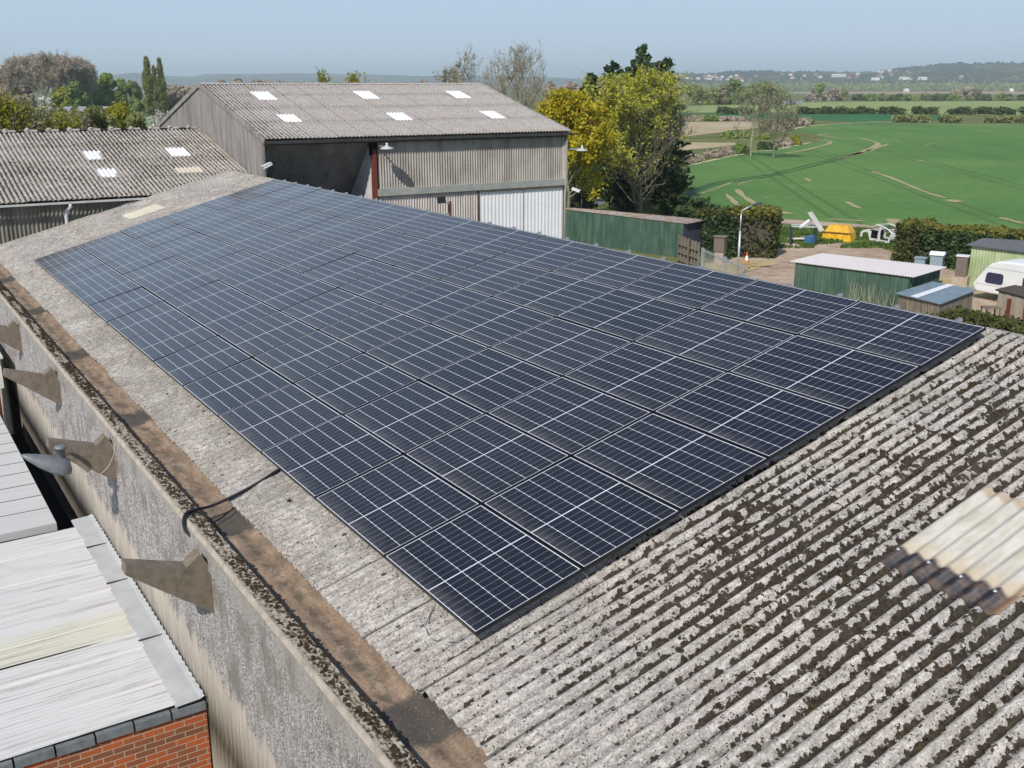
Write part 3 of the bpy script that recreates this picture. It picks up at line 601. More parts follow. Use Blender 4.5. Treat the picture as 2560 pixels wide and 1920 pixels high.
# hood: half-open horn flaring to the left
segs=[(.13,.07,-.64),(.10,.15,-.63),(.0,.18,-.62),(-.12,.17,-.575),(-.27,.12,-.49),(-.40,.055,-.40),(-.46,.012,-.355)]
for sx_,rr,zz in segs:
    for j in range(nn_):
        t=math.pi*(j/(nn_-1))*1.25-.39; vs.append(Vector((-1.95+sx_,7.77+rr*math.cos(t)*1.0,zz+rr*math.sin(t)*.9)))
b.add(vs,[(i*nn_+j,i*nn_+j+1,(i+1)*nn_+j+1,(i+1)*nn_+j) for i in range(len(segs)-1) for j in range(nn_-1)]+[tuple(range(nn_))])
hd=b.build('lamp_shade',M['lamp_grey'],ol,smooth=True); md=hd.modifiers.new('s','SOLIDIFY'); md.thickness=.008
cable('cable','pale thin wire drooping from the coping to the old lamp',[(-1.19,7.83,-.36),(-1.25,7.76,-.55),(-1.36,7.72,-.72),(-1.5,7.70,-.80),(-1.6,7.72,-.76)],.006,'concrete_light')
# ---------------------------------------------------------------- lower roofs and brick annex
ax=thing('brick_annex','red brick annex with white corrugated roof, grey flashing and grey coping tiles','building',(-3,7,GZ))
ZA=-2.47; YB=4.08; sl_=math.tan(R(.8))
b=MB(); b.box((-9,YB,GZ),(WX-.03,YB+.22,ZA-.10)); b.build('brick_wall',M['brick'],ax)
b=MB(); x=-9.0
while x<WX-.06:
    w=min(.40,WX-.03-x); b.box((x+.006,YB-.03,ZA-.085+rng.normal(0,.003)),(x+w-.006,YB+.10,ZA+.012+rng.normal(0,.003))); x+=.41
b.build('coping_tile',M['lead'],ax)
YF=9.95
V,F=corr(O=(-9.0,YB+.02,ZA+.055-sl_*7.5),U=(math.cos(R(.8)),0,math.sin(R(.8))),Vv=(0,1,0),Nn=(-math.sin(R(.8)),0,math.cos(R(.8))),L=7.46,Wd=YF-YB-.02,pitch=.076,amp=.0016,seg=6,laps=[0,7.46],sheet=12,jit=.01,skirt=.02,seed=31); npmesh('roof',V,F,M['white_sheet'],ax)
b=MB(); n_=int((YF+.35-YB)/.02); vs=[]
for k in range(n_+1):
    y=YB-.03+k*(YF+.35-YB)/n_; wob=.008*math.cos(2*math.pi*y/PITCH)
    vs+=[Vector((-1.57,y,ZA+.045)),Vector((-1.565,y,ZA+.06)),Vector((-1.30,y,ZA+.075)),Vector((WX-.038-wob,y,ZA+.10))]
b.add(vs,[(4*k+i,4*k+4+i,4*k+5+i,4*k+1+i) for k in range(n_) for i in range(3)]); b.build('flashing',M['flash'],ax)
b=MB(); b.box((-9,YF+.001,GZ),(-1.66,YF+.08,ZA-.02)); b.build('wall',M['white_sheet'],ax)
for ys_ in (5.75,7.6,9.0):
    b=MB(); b.box((-1.575,ys_,ZA+.062),(-1.28,ys_+.012,ZA+.085)); b.build('flashing_joint',M['black_gutter'],ax)
b=MB()
for (px,py,q) in ((202,1525,.03),(256,1508,.035),(262,1520,.022)): b.lathe([(q,.0),(q*.6,.002)],8,Matrix.Translation(at(px,py,ZA+.045))@Matrix.Scale(1.6,4,(1,0,0)))
b.build('rust_stain',simple('rust_stain',(.50,.30,.14),.9,.3,20),ax)
b=MB(); b.box((-8.9,6.0,ZA-.14),(-1.9,6.025,ZA+.056)); 
b.build('sheet_gap',M['dark'],ax)
# further grey panel roof
gx=thing('outbuilding','outbuilding with flat grey panelled roof beside the barn wall','building',(-4,14,GZ))
b=MB(); b.box((-10,10.35,ZA-.10),(-1.78,18.2,ZA+.03)); rf=b.build('roof',M['grey_sheet'],gx)
b=MB()
for y in (11.1,11.75,12.4,13.1,13.7,14.4,15.0,15.7,16.4,17.1): b.box((-10,y,ZA+.03),(-1.79,y+.014,ZA+.036))
b.build('panel_joint',M['black_gutter'],rf)
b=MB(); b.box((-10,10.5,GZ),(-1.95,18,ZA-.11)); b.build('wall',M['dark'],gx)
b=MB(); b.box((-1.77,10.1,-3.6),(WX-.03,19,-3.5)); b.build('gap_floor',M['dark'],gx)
wx=thing('rooftop_housing','small white flat-roofed housing against the far end of the barn wall','housing',(-2.3,19.2,GZ))
b=MB(); b.box((-4.2,18.4,-2.2),(-1.50,21.0,-1.50)); b.build('housing_body',M['white_sheet'],wx)
b=MB(); b.box((-4.3,18.3,-1.50),(-1.45,21.1,-1.44)); b.build('roof',M['grey_sheet'],wx)
b=MB(); b.box((-4.1,18.45,GZ),(-1.6,20.9,-2.2)); b.build('wall',M['rust_red'],wx)
# blue downpipe piece low on the brick wall
bp=thing('downpipe','short blue plastic pipe end at the foot of the brick wall corner','pipe',(-1.36,3.9,-3.4))
b=MB(); b.tube([(-1.50,4.0,-3.35),(-1.38,3.97,-3.30),(-1.30,3.95,-3.55),(-1.30,3.95,-4.4)],.05,10); b.build('pipe',simple('blue_plastic',(.22,.33,.42),.4,.1,3,.5),bp)
# ---------------------------------------------------------------- land
def strip_sheet(name,pts,mat,dz,kind='structure'):
    b=MB(); b.add([Vector((p.x,p.y,GZ+dz)) for p in pts],[tuple(range(len(pts)))])
    o=b.build(name,mat,None); tag(o,kind=kind); return o
def G(*pp): return [at(px,py) for px,py in pp]
def landmat(name,c1,c2,c3,sc=.05,fine=3):
    n=NB(name,.95,.1); f=n.m('ADD',n.m('MULTIPLY',n.noise(sc,4,.6),.55),n.m('MULTIPLY',n.noise(fine,3,.65),.45)); n.col(n.ramp(f,[(.36,c1),(.5,c2),(.64,c3)])); return n.mat
M['rough']=landmat('rough_grass',(.07,.10,.025),(.13,.15,.05),(.22,.20,.09),.08,1.5)
n=NB('young_crop',.85,.2); f=n.noise(.03,4,.6); ln=n.noise(1,3,.6,v=n.scale((.10,1.8,1)))
g=n.ramp(n.m('ADD',n.m('MULTIPLY',f,.45),n.m('ADD',n.m('MULTIPLY',n.noise(.9,4,.7),.35),n.m('MULTIPLY',ln,.20))),[(.36,(.060,.142,.032)),(.5,(.093,.192,.046)),(.64,(.136,.242,.060))]); q0=at(2180,429);q1=at(2366,496);tn=(q1-q0).normalized(); X3=n.xyz(); uu=n.m('ADD',n.m('MULTIPLY',X3[0],-tn.y),n.m('MULTIPLY',X3[1],tn.x))
md_=n.m('ABSOLUTE',n.m('SUBTRACT',n.m('ABSOLUTE',n.m('SUBTRACT',n.m('FLOORED_MODULO',uu,14.0),7.0)),.95)); g=n.mix(n.mr(md_,.40,.15,0,.42),g,(.040,.085,.022))
n.col(g); n.bump(n.noise(6,3),.6,.1); M['crop']=n.mat; M['lf_fieldhedge']=leafmat('field_hedge_leaves',[(.06,.09,.025),(.10,.13,.04),(.16,.17,.06)],.3,.3)
M['crop2']=landmat('dark_crop',(.025,.11,.045),(.04,.145,.055),(.06,.17,.06),.02,.3)
M['pasture']=landmat('pale_pasture',(.19,.25,.09),(.24,.30,.11),(.30,.33,.14),.01,.2)
M['ditchgrass']=landmat('dry_reed',(.30,.25,.15),(.42,.34,.22),(.50,.42,.30),.05,1.0)
M['plough']=landmat('ploughed_soil',(.28,.20,.14),(.34,.25,.18),(.40,.31,.22),.02,.2)
M['yard']=landmat('dusty_yard',(.30,.21,.15),(.42,.32,.24),(.50,.41,.33),.15,1.2)
M['verge']=landmat('verge_grass',(.06,.12,.02),(.11,.17,.03),(.26,.23,.10),.4,3)
M['road']=simple('grey_track',(.20,.20,.20),.95,.2,1)
M['straw']=landmat('straw_litter',(.30,.22,.10),(.42,.33,.16),(.5,.42,.25),.6,5)
b=MB(); Rg=11800
N=48; b.add([(CX,CY,GZ-.0)]+[(CX+Rg*math.cos(2*math.pi*k/N),CY+Rg*math.sin(2*math.pi*k/N),GZ) for k in range(N)],[(0,1+k,1+(k+1)%N) for k in range(N)])
tag(b.build('ground',M['rough'],None),kind='structure')
strip_sheet('field',G((1690,425),(1760,404),(1811,393),(1858,384),(1876,378),(1917,377),(1953,369),(1995,362.6),(2045,356),(2062,345),(2030,334),(1951,328),(2005,317),(2033,313),(2134,306),(2297,308.5),(2560,311.5),(3100,318),(4200,340),(3400,760),(2500,630),(2160,574),(1900,561),(1690,548)),M['crop'],.02)
strip_sheet('field',G((1500,292),(1500,281),(1720,283),(2140,284),(2360,289),(2370,300),(2240,303),(2134,304),(1990,300),(1880,291)),M['crop2'],.03)
strip_sheet('field',G((1500,270),(1720,266),(1850,258),(2140,254),(2560,252.5),(3200,250),(3200,290),(2560,289),(2140,282),(1720,281)),M['pasture'],.025)
strip_sheet('field',G((1690,306),(1880,304),(1930,312),(1880,322),(1690,344)),M['ditchgrass'],.03)
strip_sheet('field',G((1690,356),(1838,357),(1840,363),(1690,378)),M['ditchgrass'],.03)
strip_sheet('field',G((1990,230),(2560,229),(3000,229),(3000,233),(2560,236),(1970,234)),M['plough'],.03)
strip_sheet('field',G((-600,301),(-600,276.5),(420,276.5),(700,280),(700,330)),M['crop'],.02)
strip_sheet('yard',G((1700,720),(1900,562),(1960,566),(2100,588),(2260,640),(2420,690),(2700,900),(2300,1100),(1500,1000),(1690,660)),M['yard'],.03)
strip_sheet('track',G((1880,545),(1960,549),(2160,563),(2250,575),(2250,583),(2150,572),(1960,560),(1880,560)),M['yard'],.05)
strip_sheet('verge',G((1905,577),(1960,572),(2060,570),(2260,585),(2260,625),(2180,617),(2080,607),(2040,592),(1990,587)),M['verge'],.06)
strip_sheet('verge',G((1700,690),(1760,660),(1850,652),(1930,655),(1945,662),(1900,672),(1840,690)),M['straw'],.06)
strip_sheet('verge',G((2300,720),(2330,695),(2400,695),(2430,712),(2420,730),(2340,735)),M['straw'],.06)
strip_sheet('road',G((1380,500),(1500,488),(1520,494),(1510,512),(1400,524)),M['road'],.05)
wt=NB('pond_water',.06,.5); wt.col((.10,.12,.14)); strip_sheet('water',G((1940,259.5),(1955,252),(2005,250.5),(2010,258),(1985,260)),wt.mat,.05)
def path(name,pts,w,mat='tan',dz=.05):
    P=G(*pts); 
    Q=[]
    for k in range(len(P)-1):
        p0=P[max(k-1,0)];p1=P[k];p2=P[k+1];p3=P[min(k+2,len(P)-1)]
        for q in range(5):
            t=q/5; Q.append(.5*((2*p1)+(p2-p0)*t+(2*p0-5*p1+4*p2-p3)*t*t+(3*p1-p0-3*p2+p3)*t**3))
    Q.append(P[-1]); b=MB(); L=[];Rr=[]
    for i,p in enumerate(Q):
        d=(Q[min(i+1,len(Q)-1)]-Q[max(i-1,0)]).normalized(); nn=Vector((-d.y,d.x,0)); ww=w*(.55+.9*rnd.random())*(.4 if i in(0,len(Q)-1) else 1)
        L.append(p+nn*ww/2);Rr.append(p-nn*ww/2)
    n=len(Q); b.add([(q.x,q.y,GZ+dz) for q in L+Rr],[(i,i+1,n+i+1,n+i) for i in range(n-1)])
    return tag(b.build(name,M[mat],None),kind='structure')
M['greentrack']=simple('darker_wheeling',(.035,.105,.03),.9,.2,1)
for pts,w,m in (([(1700,492),(1790,457),(1920,437),(2020,413),(2120,389),(2150,381)],.5,'greentrack'),([(2095,398),(2150,382),(2180,370),(2195,359),(2170,350),(2145,345),(2100,345),(2060,340),(2045,337),(2075,334)],1.0,'tan'),
  ([(1700,498),(1790,462),(1926,441),(2040,414),(2118,393)],.5,'greentrack'),([(2118,393),(2160,381),(2195,369),(2222,360)],.9,'tan'),([(2205,350),(2230,348),(2250,350)],.6,'tan'),
  ([(2180,429),(2230,446),(2290,471),(2330,486),(2366,496)],.55,'tan'),([(2376,500),(2388,504),(2400,506)],1.3,'tan'),([(2012,446),(2020,450),(2027,454)],.5,'tan'),([(2118,505),(2128,512),(2150,522)],.5,'tan'),
  ([(1843,474),(1857,490),(1889,512),(1912,530),(1925,536)],.6,'tan'),([(1815,486),(1830,500),(1845,516)],.6,'tan'),([(1739,489),(1790,472),(1832,455)],.35,'tan'),([(1843,463),(1865,455),(1889,449)],.35,'tan'),([(1905,435),(1930,434),(1955,430)],.4,'tan'),
  ([(2025,351),(2060,352),(2077,357),(2050,366),(2010,376),(1960,384)],.8,'tan'),([(1912,494),(1920,495)],.9,'tan'),([(1945,530),(1960,533),(1980,535)],1.2,'tan'),([(2065,548),(2110,551),(2165,553)],.6,'tan'),([(2230,548),(2236,556),(2240,563)],1.3,'tan'),([(2500,545),(2540,555),(2560,560)],.6,'tan'),([(2310,363),(2325,361),(2337,359)],.5,'tan'),([(2292,400),(2310,405)],.4,'tan'),
  ([(1720,415),(1811,394),(1858,385),(1876,379),(1930,376),(1990,364),(2030,356)],.9,'tan2'),([(1951,328.5),(2005,318),(2033,314),(2134,307)],1.5,'tan2'),([(2134,307),(2200,306),(2300,309),(2400,311),(2560,312)],1.6,'tan2'),([(2170,304.5),(2230,304.5),(2300,307)],2.5,'tan2')):
    path('soil_line',pts,w,m)
# ---------------------------------------------------------------- hills far off, with noise
def hill(name,prof,d,mat,depth=2500,seed=0,bump=1.0):
    """prof: (px, py_top) ; a real ridge at distance d with its crest line and a slope towards us"""
    r=np.random.default_rng(seed); px=np.linspace(prof[0][0],prof[-1][0],260); py=np.interp(px,[p[0] for p in prof],[p[1] for p in prof])
    rows=14; V=[]
    for i in range(rows+1):
        f=i/rows; dd=d+depth*(1-math.cos(f*math.pi/2)) if i<=rows else d
        for k,(a,c) in enumerate(zip(px,py)):
            p=far(a,d+depth*f); H=(far(a,d+depth,c).z)-GZ
            q=H*math.sin(f*math.pi/2)**1.2
            q+= (r.random()*.10+.05)*H*f*bump if i==rows else 0
            q+= H*.12*mn.noise(Vector((a*.02,f*4,seed)))*math.sin(f*math.pi)
            V.append((p.x,p.y,GZ-.5+q))
    for k,(a,c) in enumerate(zip(px,py)):
        p=far(a,d+depth*1.6); V.append((p.x,p.y,GZ-.5))
    w=len(px); a=np.arange(w-1); F=np.concatenate([np.stack([a+i*w,a+1+i*w,a+1+(i+1)*w,a+(i+1)*w],1) for i in range(rows+1)])
    return tag(npmesh(name,V,F,mat,None,smooth=False),kind='structure')
def hillmat(name,cols,sc):
    n=NB(name,.95,.05); v=n.scale((1,1,4)); c=n.voro(sc,v,1); sp=n.t.nodes.new('ShaderNodeSeparateColor'); n.L(c,sp.inputs[0]); g=n.ramp(n.m('ADD',n.m('MULTIPLY',sp.outputs[0],.6),n.m('MULTIPLY',n.noise(sc*8,4,.7),.4)),[(.25+.5*i/(len(cols)-1),q) for i,q in enumerate(cols)]); n.col(g); return n.mat
M['hillwood']=hillmat('wooded_hillside',[(.022,.032,.022),(.035,.048,.03),(.055,.065,.04),(.12,.13,.07)],.006)
M['hillfar']=hillmat('far_hill_fields',[(.025,.035,.028),(.045,.055,.04),(.08,.085,.055),(.15,.125,.085)],.0025)
hill('hills',[(200,198),(330,183),(400,186),(430,191),(480,192),(520,186),(640,186),(720,184),(860,186),(940,187),(1050,191),(1180,189),(1320,192),(1500,199),(1640,190),(1800,188),(2000,187),(2300,188),(2700,186)],7000,M['hillfar'],2500,3,.4)
hill('hills',[(1560,196),(1660,190),(1700,186),(1760,188),(1830,182),(1900,181),(1960,184),(2050,182),(2140,185),(2200,181),(2280,172),(2330,167),(2400,164),(2480,163),(2560,162),(2800,158)],3650,M['hillwood'],1300,5,1.3)
# ---------------------------------------------------------------- vegetation
def quads(P,size,rg,el=1.0,flat=0.0,up=0.0,N=None):
    """leaf-sized quads at points P"""
    k=len(P); a=rg.normal(size=(k,3)); a[:,2]*=(1-flat); a/=np.linalg.norm(a,axis=1)[:,None]+1e-9
    if up>0: a=a*(1-up)+np.array([0,0,1])*up*np.sign(rg.random((k,1))-.0); a/=np.linalg.norm(a,axis=1)[:,None]
    if N is not None: a-=(a*N).sum(1)[:,None]*N; a/=np.linalg.norm(a,axis=1)[:,None]+1e-9
    c=rg.normal(size=(k,3)) if N is None else np.cross(N,a); c-=(c*a).sum(1)[:,None]*a; c/=np.linalg.norm(c,axis=1)[:,None]+1e-9
    s=(size*(.6+.8*rg.random((k,1)))); a=a*s*el; c=c*s/ (el if el>1 else 1)
    V=np.stack([P-a-c*.6,P+a*.2-c,P+a+c*.5,P-a*.3+c],1).reshape(-1,3); F=np.arange(4*k).reshape(-1,4); return V,F
def tubes(paths,n=4):
    V=[];F=[];o=0
    for pts,r0,r1 in paths:
        k=len(pts); P=np.array(pts); D=np.gradient(P,axis=0); D/=np.linalg.norm(D,axis=1)[:,None]+1e-9
        ref=np.array([.3,.9,.1]) if abs(D[0][2])>.7 else np.array([0,0,1.]); A=np.cross(D,ref); A/=np.linalg.norm(A,axis=1)[:,None]+1e-9; B=np.cross(D,A)
        rr=np.linspace(r0,r1,k)[:,None]
        for j in range(n):
            t=2*math.pi*j/n; V.append(P+(A*math.cos(t)+B*math.sin(t))*rr)
        # vertices ordered j-major
        a=np.arange(k-1)
        for j in range(n): j2=(j+1)%n; F.append(np.stack([o+j*k+a,o+j*k+a+1,o+j2*k+a+1,o+j2*k+a],1))
        o+=n*k
    return np.concatenate(V),np.concatenate(F)
def bez(p0,p1,p2,k,rg,w):
    t=np.linspace(0,1,k)[:,None]; q=(1-t)**2*p0+2*t*(1-t)*p1+t*t*p2; q[1:-1]+=rg.normal(0,w,(k-2,3)); return q
def tree(name,label,cat,pos,H,Wd,leaf,bark,seed,limbs=14,subs=7,twigs=5,leaves=6,ls=.12,base=.12,spread=.3,trunk=None,r0=None,shape='round',trunks=1,group=None,twigr=.012,el=1.0,crown_lo=.25,leafzone=(0,1),upness=.55,bias=False):
    rg=np.random.default_rng(seed); t=thing(name,label,cat,pos,group); r0=r0 or H*.016
    R_=Wd/2; cz=H*(crown_lo+1)/2; rz=H*(1-crown_lo)/2; paths=[]; tips=[]
    def env(d):
        if shape=='column': return np.array([R_,R_,rz])
        if shape=='fan': return np.array([R_*(.75+.5*max(0,d[2])),R_*(.75+.5*max(0,d[2])),rz])
        return np.array([R_,R_,rz])
    for tr in range(trunks):
        off=rg.normal(0,.25,3)*(trunks>1); off[2]=0
        lean=rg.normal(0,.05*H,3)*np.array([1,1,0])*(1 if trunks>1 else .5)
        top=np.array([0,0,H*.93])+lean*(2 if trunks>1 else 1)+off; tp=bez(off,off*.5+np.array([0,0,H*.5]),top,8,rg,H*.008); paths.append((tp,r0/(trunks**.4),r0*.12))
        for i in range(limbs):
            u=base+(1-base)*(i+rg.random())/limbs*.93; f=u*7; k=min(6,int(f)); p0=tp[k]*(1-(f-k))+tp[k+1]*(f-k)
            ph=rg.random()*6.283; el_=rg.normal(.35,.35)+ (u-.4)*1.3; d=np.array([math.cos(ph)*math.cos(el_),math.sin(ph)*math.cos(el_),math.sin(el_)])
            E=np.array([0,0,cz])+d*env(d)*(.80+.25*rg.random())
            if E[2]<p0[2]+.03*H: E[2]=p0[2]+H*.10*rg.random()
            L=np.linalg.norm(E-p0); mid=(p0+E)/2+np.array([0,0,-.10*L*(1-upness)+.0])+(E-p0)*np.array([.15,.15,-.12])
            lp=bez(p0,mid,E,7,rg,L*.02); rl_=r0*.38*(1-.6*u)*(L/(H*.4))**.5; paths.append((lp,rl_,rl_*.15)); 
            for s in range(subs):
                v=.25+.75*(s+rg.random())/subs; g=v*6; k=min(5,int(g)); q0=lp[k]*(1-(g-k))+lp[k+1]*(g-k)
                dd=(lp[k+1]-lp[k]); dd/=np.linalg.norm(dd); e=rg.normal(size=3)*.8; e+=dd*.9; e[2]+=upness*1.1; e/=np.linalg.norm(e)
                l2=L*(.22+.22*rg.random())*(1.15-v*.5); q2=q0+e*l2; sp=bez(q0,q0+(dd*.5+e*.5)*l2*.5,q2,5,rg,l2*.03); rs=max(twigr*1.3,rl_*.35*(1-v*.5)); paths.append((sp,rs,twigr*.7)); tips.append(q2)
                for w in range(twigs):
                    x=.3+.7*(w+rg.random())/twigs; g=x*4; k=min(3,int(g)); z0=sp[k]*(1-(g-k))+sp[k+1]*(g-k); e2=rg.normal(size=3)*.7+e*.9; e2[2]+=upness; e2/=np.linalg.norm(e2); l3=l2*(.3+.35*rg.random()); z2=z0+e2*l3
                    paths.append((np.stack([z0,(z0+z2)/2+rg.normal(0,l3*.05,3),z2]),twigr,twigr*.45)); tips.append(z2); tips.append((z0+z2)/2)
    V,F=tubes(paths,4 if H>8 else 3); npmesh('trunk',V,F,M[bark],t,False)
    tips=np.array(tips)
    if leaves>0:
        hz=tips[:,2]/H; keep=(hz>=leafzone[0])&(hz<=leafzone[1])
        if bias: keep&=rg.random(len(tips))<np.clip(.42-.75*(tips@_rt)/R_+1.1*(hz-.62),.05,1)
        tp_=tips[keep]
        P=np.repeat(tp_,leaves,0)+rg.normal(0,ls*2.0,(len(tp_)*leaves,3)); V,F=quads(P,ls,rg,el); npmesh('crown',V,F,M[leaf],t,False)
    return t
def blob_tree(name,label,cat,pos,H,Wd,leaf,bark,seed,n=3500,ls=.35,lo=.08,group=None,el=1.0,up=0.0,lumps=16,shape='round'):
    """dense crown of leaf clumps for trees further off"""
    rg=np.random.default_rng(seed); t=thing(name,label,cat,pos,group); R_=Wd/2
    c=[]
    for i in range(lumps):
        if shape=='column': h=rg.uniform(lo,1); rr=R_*(1-.75*h**2)*rg.uniform(.0,.6); sc=R_*(.55-.30*h)
        elif shape=='dome': h=rg.uniform(lo,.84); rr=R_*math.sqrt(max(0,1-(h/.97)**2))*rg.uniform(.2,.8); sc=R_*rg.uniform(.28,.45)
        else: h=rg.uniform(lo+.12,.85); rr=R_*math.sqrt(max(0.05,1-((h-.5)/.55)**2))*rg.uniform(.1,.75); sc=R_*rg.uniform(.25,.42)
        a=rg.random()*6.283; c.append((rr*math.cos(a),rr*math.sin(a),h*H,sc))
    c=np.array(c); pick=rg.integers(0,lumps,n); d=rg.normal(size=(n,3)); d/=np.linalg.norm(d,axis=1)[:,None]; rad=rg.random((n,1))**.4
    P=c[pick,:3]+d*rad*c[pick,3:4]*np.array([1,1,1.0 if shape!='column' else 2.2]); P[:,2]=np.clip(P[:,2],.02*H,H*1.04)
    nn=d+rg.normal(0,.45,(n,3)); nn/=np.linalg.norm(nn,axis=1)[:,None]; V,F=quads(P,ls,rg,el,0,up,nn); npmesh('crown',V,F,M[leaf],t,False)
    paths=[(np.array([[0,0,-.2],[rg.normal(0,.1),0,H*.4],[0,0,H*.8]]),H*.02,H*.004)]
    for q in c[:10]: paths.append((np.array([[0,0,q[2]*.35],[q[0]*.5,q[1]*.5,q[2]*.75],[q[0],q[1],q[2]]]),H*.008,H*.002))
    V,F=tubes(paths,4); npmesh('trunk',V,F,M[bark],t,False); return t
def spot(px,d,pyt,wpx):
    p=far(px,d); fwd=float(np.dot(np.array(p)-C,_fw)); H=float(far(px,d,pyt).z)-GZ; return Vector((p.x,p.y,GZ)),H,wpx/FPX*fwd
def bare(name,label,px,d,pyt,wpx,seed,**k):
    p,H,w=spot(px,d,pyt,wpx); return tree(name,label,'tree',p,H,w,seed=seed,**k)
# middle trees
bare('budding_tree','large half-leafed tree with many visible branches and yellow-green buds behind the green shed',1612,98,172,290,11,leaf='lf_bud',bark='bark',limbs=38,subs=8,twigs=5,leaves=5,ls=.085,base=.06,crown_lo=.04,twigr=.017,leafzone=(.30,1),bias=True,upness=.85,r0=.24,trunks=2)
bare('yellow_tree','bright yellow-leaved tree at the right corner of the tall barn',1425,88,232,215,12,leaf='lf_yellow',bark='bark',limbs=26,subs=7,twigs=5,leaves=9,ls=.105,base=.25,crown_lo=.30,r0=.2)
bare('bare_tree','tall bare budding tree rising behind the roof of the tall barn',1290,92,118,185,13,leaf='lf_greybud',bark='bark_pale',limbs=16,subs=7,twigs=5,leaves=1,ls=.04,base=.25,crown_lo=.35,twigr=.013,upness=.95,shape='fan',trunks=3)
bare('bare_tree','thin bare tree behind the barn roof, left of the tall bare one',1165,96,130,90,14,leaf='lf_greybud',bark='bark_pale',limbs=14,subs=7,twigs=5,leaves=1,ls=.05,base=.4,crown_lo=.5,twigr=.013,upness=.95)
bare('bare_tree','low twiggy tree just showing over the barn ridge',1122,94,172,60,15,leaf='lf_greybud',bark='bark_pale',limbs=10,subs=6,twigs=4,leaves=2,ls=.06,base=.5,crown_lo=.6,upness=.9)
bare('sapling','sprigs of a young tree poking over the tall barn ridge, left one',808,64,180,46,16,leaf='lf_lime',bark='bark',limbs=7,subs=5,twigs=3,leaves=3,ls=.05,base=.6,crown_lo=.75,upness=.95)
bare('sapling','sprigs of a young tree poking over the tall barn ridge, right one',887,64,184,56,17,leaf='lf_lime',bark='bark',limbs=8,subs=5,twigs=3,leaves=4,ls=.05,base=.6,crown_lo=.75,upness=.95)
# dark conifers
def conifer(label,px,d,pyt,wpx,seed,n=15000,ls=.16,lo=.05,spires=5,leaf='lf_dark',group=None):
    p,H,w=spot(px,d,pyt,wpx); rg=np.random.default_rng(seed); t=thing('conifer',label,'tree',p,group); P=[];paths=[]
    tops=[(0,0,H)]+[(rg.normal(0,w*.22),rg.normal(0,w*.22),H*rg.uniform(.72,.93)) for _ in range(spires-1)]
    for (tx,ty,tz) in tops:
        paths.append((np.array([[tx*.2,ty*.2,-.2],[tx*.7,ty*.7,tz*.5],[tx,ty,tz]]),H*.014,.02))
        m=int(90*tz/H)
        for i in range(m):
            h=lo+(1-lo)*((i+.5)/m)**.85; a=rg.random()*6.28; L=(w*.5)*(1-h**4)*rg.uniform(.35,1.15)/(1 if spires<2 else 1.25)+.25
            z=h*tz; c=np.array([tx*h,ty*h,z]); e=c+np.array([math.cos(a)*L,math.sin(a)*L,L*rg.uniform(.05,.55)]); k=int(n/(90*spires)); f=rg.random((k,1))**.7
            q=c+(e-c)*f; q+=rg.normal(0,1,(k,3))*np.array([.16,.16,.12])*(1.1-f*.7)*max(.6,w*.08); P.append(q); paths.append((np.stack([c,(c+e)/2,e]),.03,.01))
    V,F=quads(np.concatenate(P),ls,rg,1.6,0,.3); npmesh('crown',V,F,M[leaf],t,False); V,F=tubes(paths,3); npmesh('trunk',V,F,M['bark_dark'],t,False); return t
for px_,py_,w_,sd_,lab_ in ((1478,188,100,211,'leftmost of the dark conifers behind the budding tree, lower and rounded'),(1532,160,110,212,'dark conifer left of the tallest spire behind the budding tree'),(1604,118,120,21,'tallest dark conifer with a ragged spire behind the budding tree'),(1650,158,90,213,'slim dark conifer right of the tallest spire')):
    conifer(lab_,px_,112,py_,w_*1.75,sd_,11000,.20,.03,3 if px_!=1604 else 4)
conifer('dark conifer low on the right side of the budding tree',1690,101,330,130,22,12000,.15,.0,3)
conifer('dark evergreen under the yellow tree behind the green shed roof',1455,99,395,110,23,9000,.16,.10,3)
conifer('dark evergreen filling the gap behind the trunk of the budding tree',1570,104,330,150,24,11000,.17,.0,4)
conifer('small green conifer between the green shed and the clipped hedge',1765,90,500,110,25,8000,.12,.0,4,'lf_dark')
for k,(px,d,h,w) in enumerate(((1440,92,400,30),(1462,91,420,24),(1474,93,430,20))):
    bare('young_tree',['slim dark-stemmed young tree beside the barn corner, leftmost of three','slim dark-stemmed young tree beside the barn corner, middle of three','slim dark-stemmed young tree beside the barn corner, rightmost of three'][k],px,d,h,w*2,30+k,leaf='lf_bud',bark='bark_dark',limbs=7,subs=4,twigs=3,leaves=3,ls=.09,base=.35,crown_lo=.4,r0=.12,group='young trees beside the barn corner')
# scrub and trees beyond the left barn
for k,(px,d,pyt,w,leaf,lab) in enumerate(((12,70,232,100,'lf_lime','sapling with yellow-green leaves at the left edge, nearest the frame'),(52,74,250,80,'lf_greybud','grey twiggy sapling behind the left barn roof, second from the frame edge'),(95,78,262,90,'lf_olive','olive sapling behind the left barn roof, third from the frame edge'),(140,76,285,90,'lf_lime','low yellow-green scrub bush behind the left barn roof'),(190,80,292,90,'lf_greybud','low grey scrub bush behind the left barn roof'))):
    bare('sapling',lab,px,d,pyt,w,40+k,leaf=leaf,bark='bark',limbs=16,subs=6,twigs=4,leaves=4,ls=.07,base=.35,crown_lo=.45,upness=.9)
for k,(px,d,pyt,w,leaf,lab) in enumerate(((228,82,288,100,'lf_olive','rounded olive bush showing over the left barn ridge'),(275,84,284,110,'lf_lime','rounded lime bush showing over the left barn ridge'),(325,80,300,80,'lf_olive','small olive bush just over the left barn ridge near the gable'),(160,90,300,120,'lf_olive','wide low bush over the left barn ridge'))):
    p,H,w_=spot(px,d,pyt-12,w*1.25); blob_tree('bush',lab,'bush',p,H*1.16,w_,leaf,'bark',50+k,9000,.11,.4,lumps=34,el=1.8,up=.4)
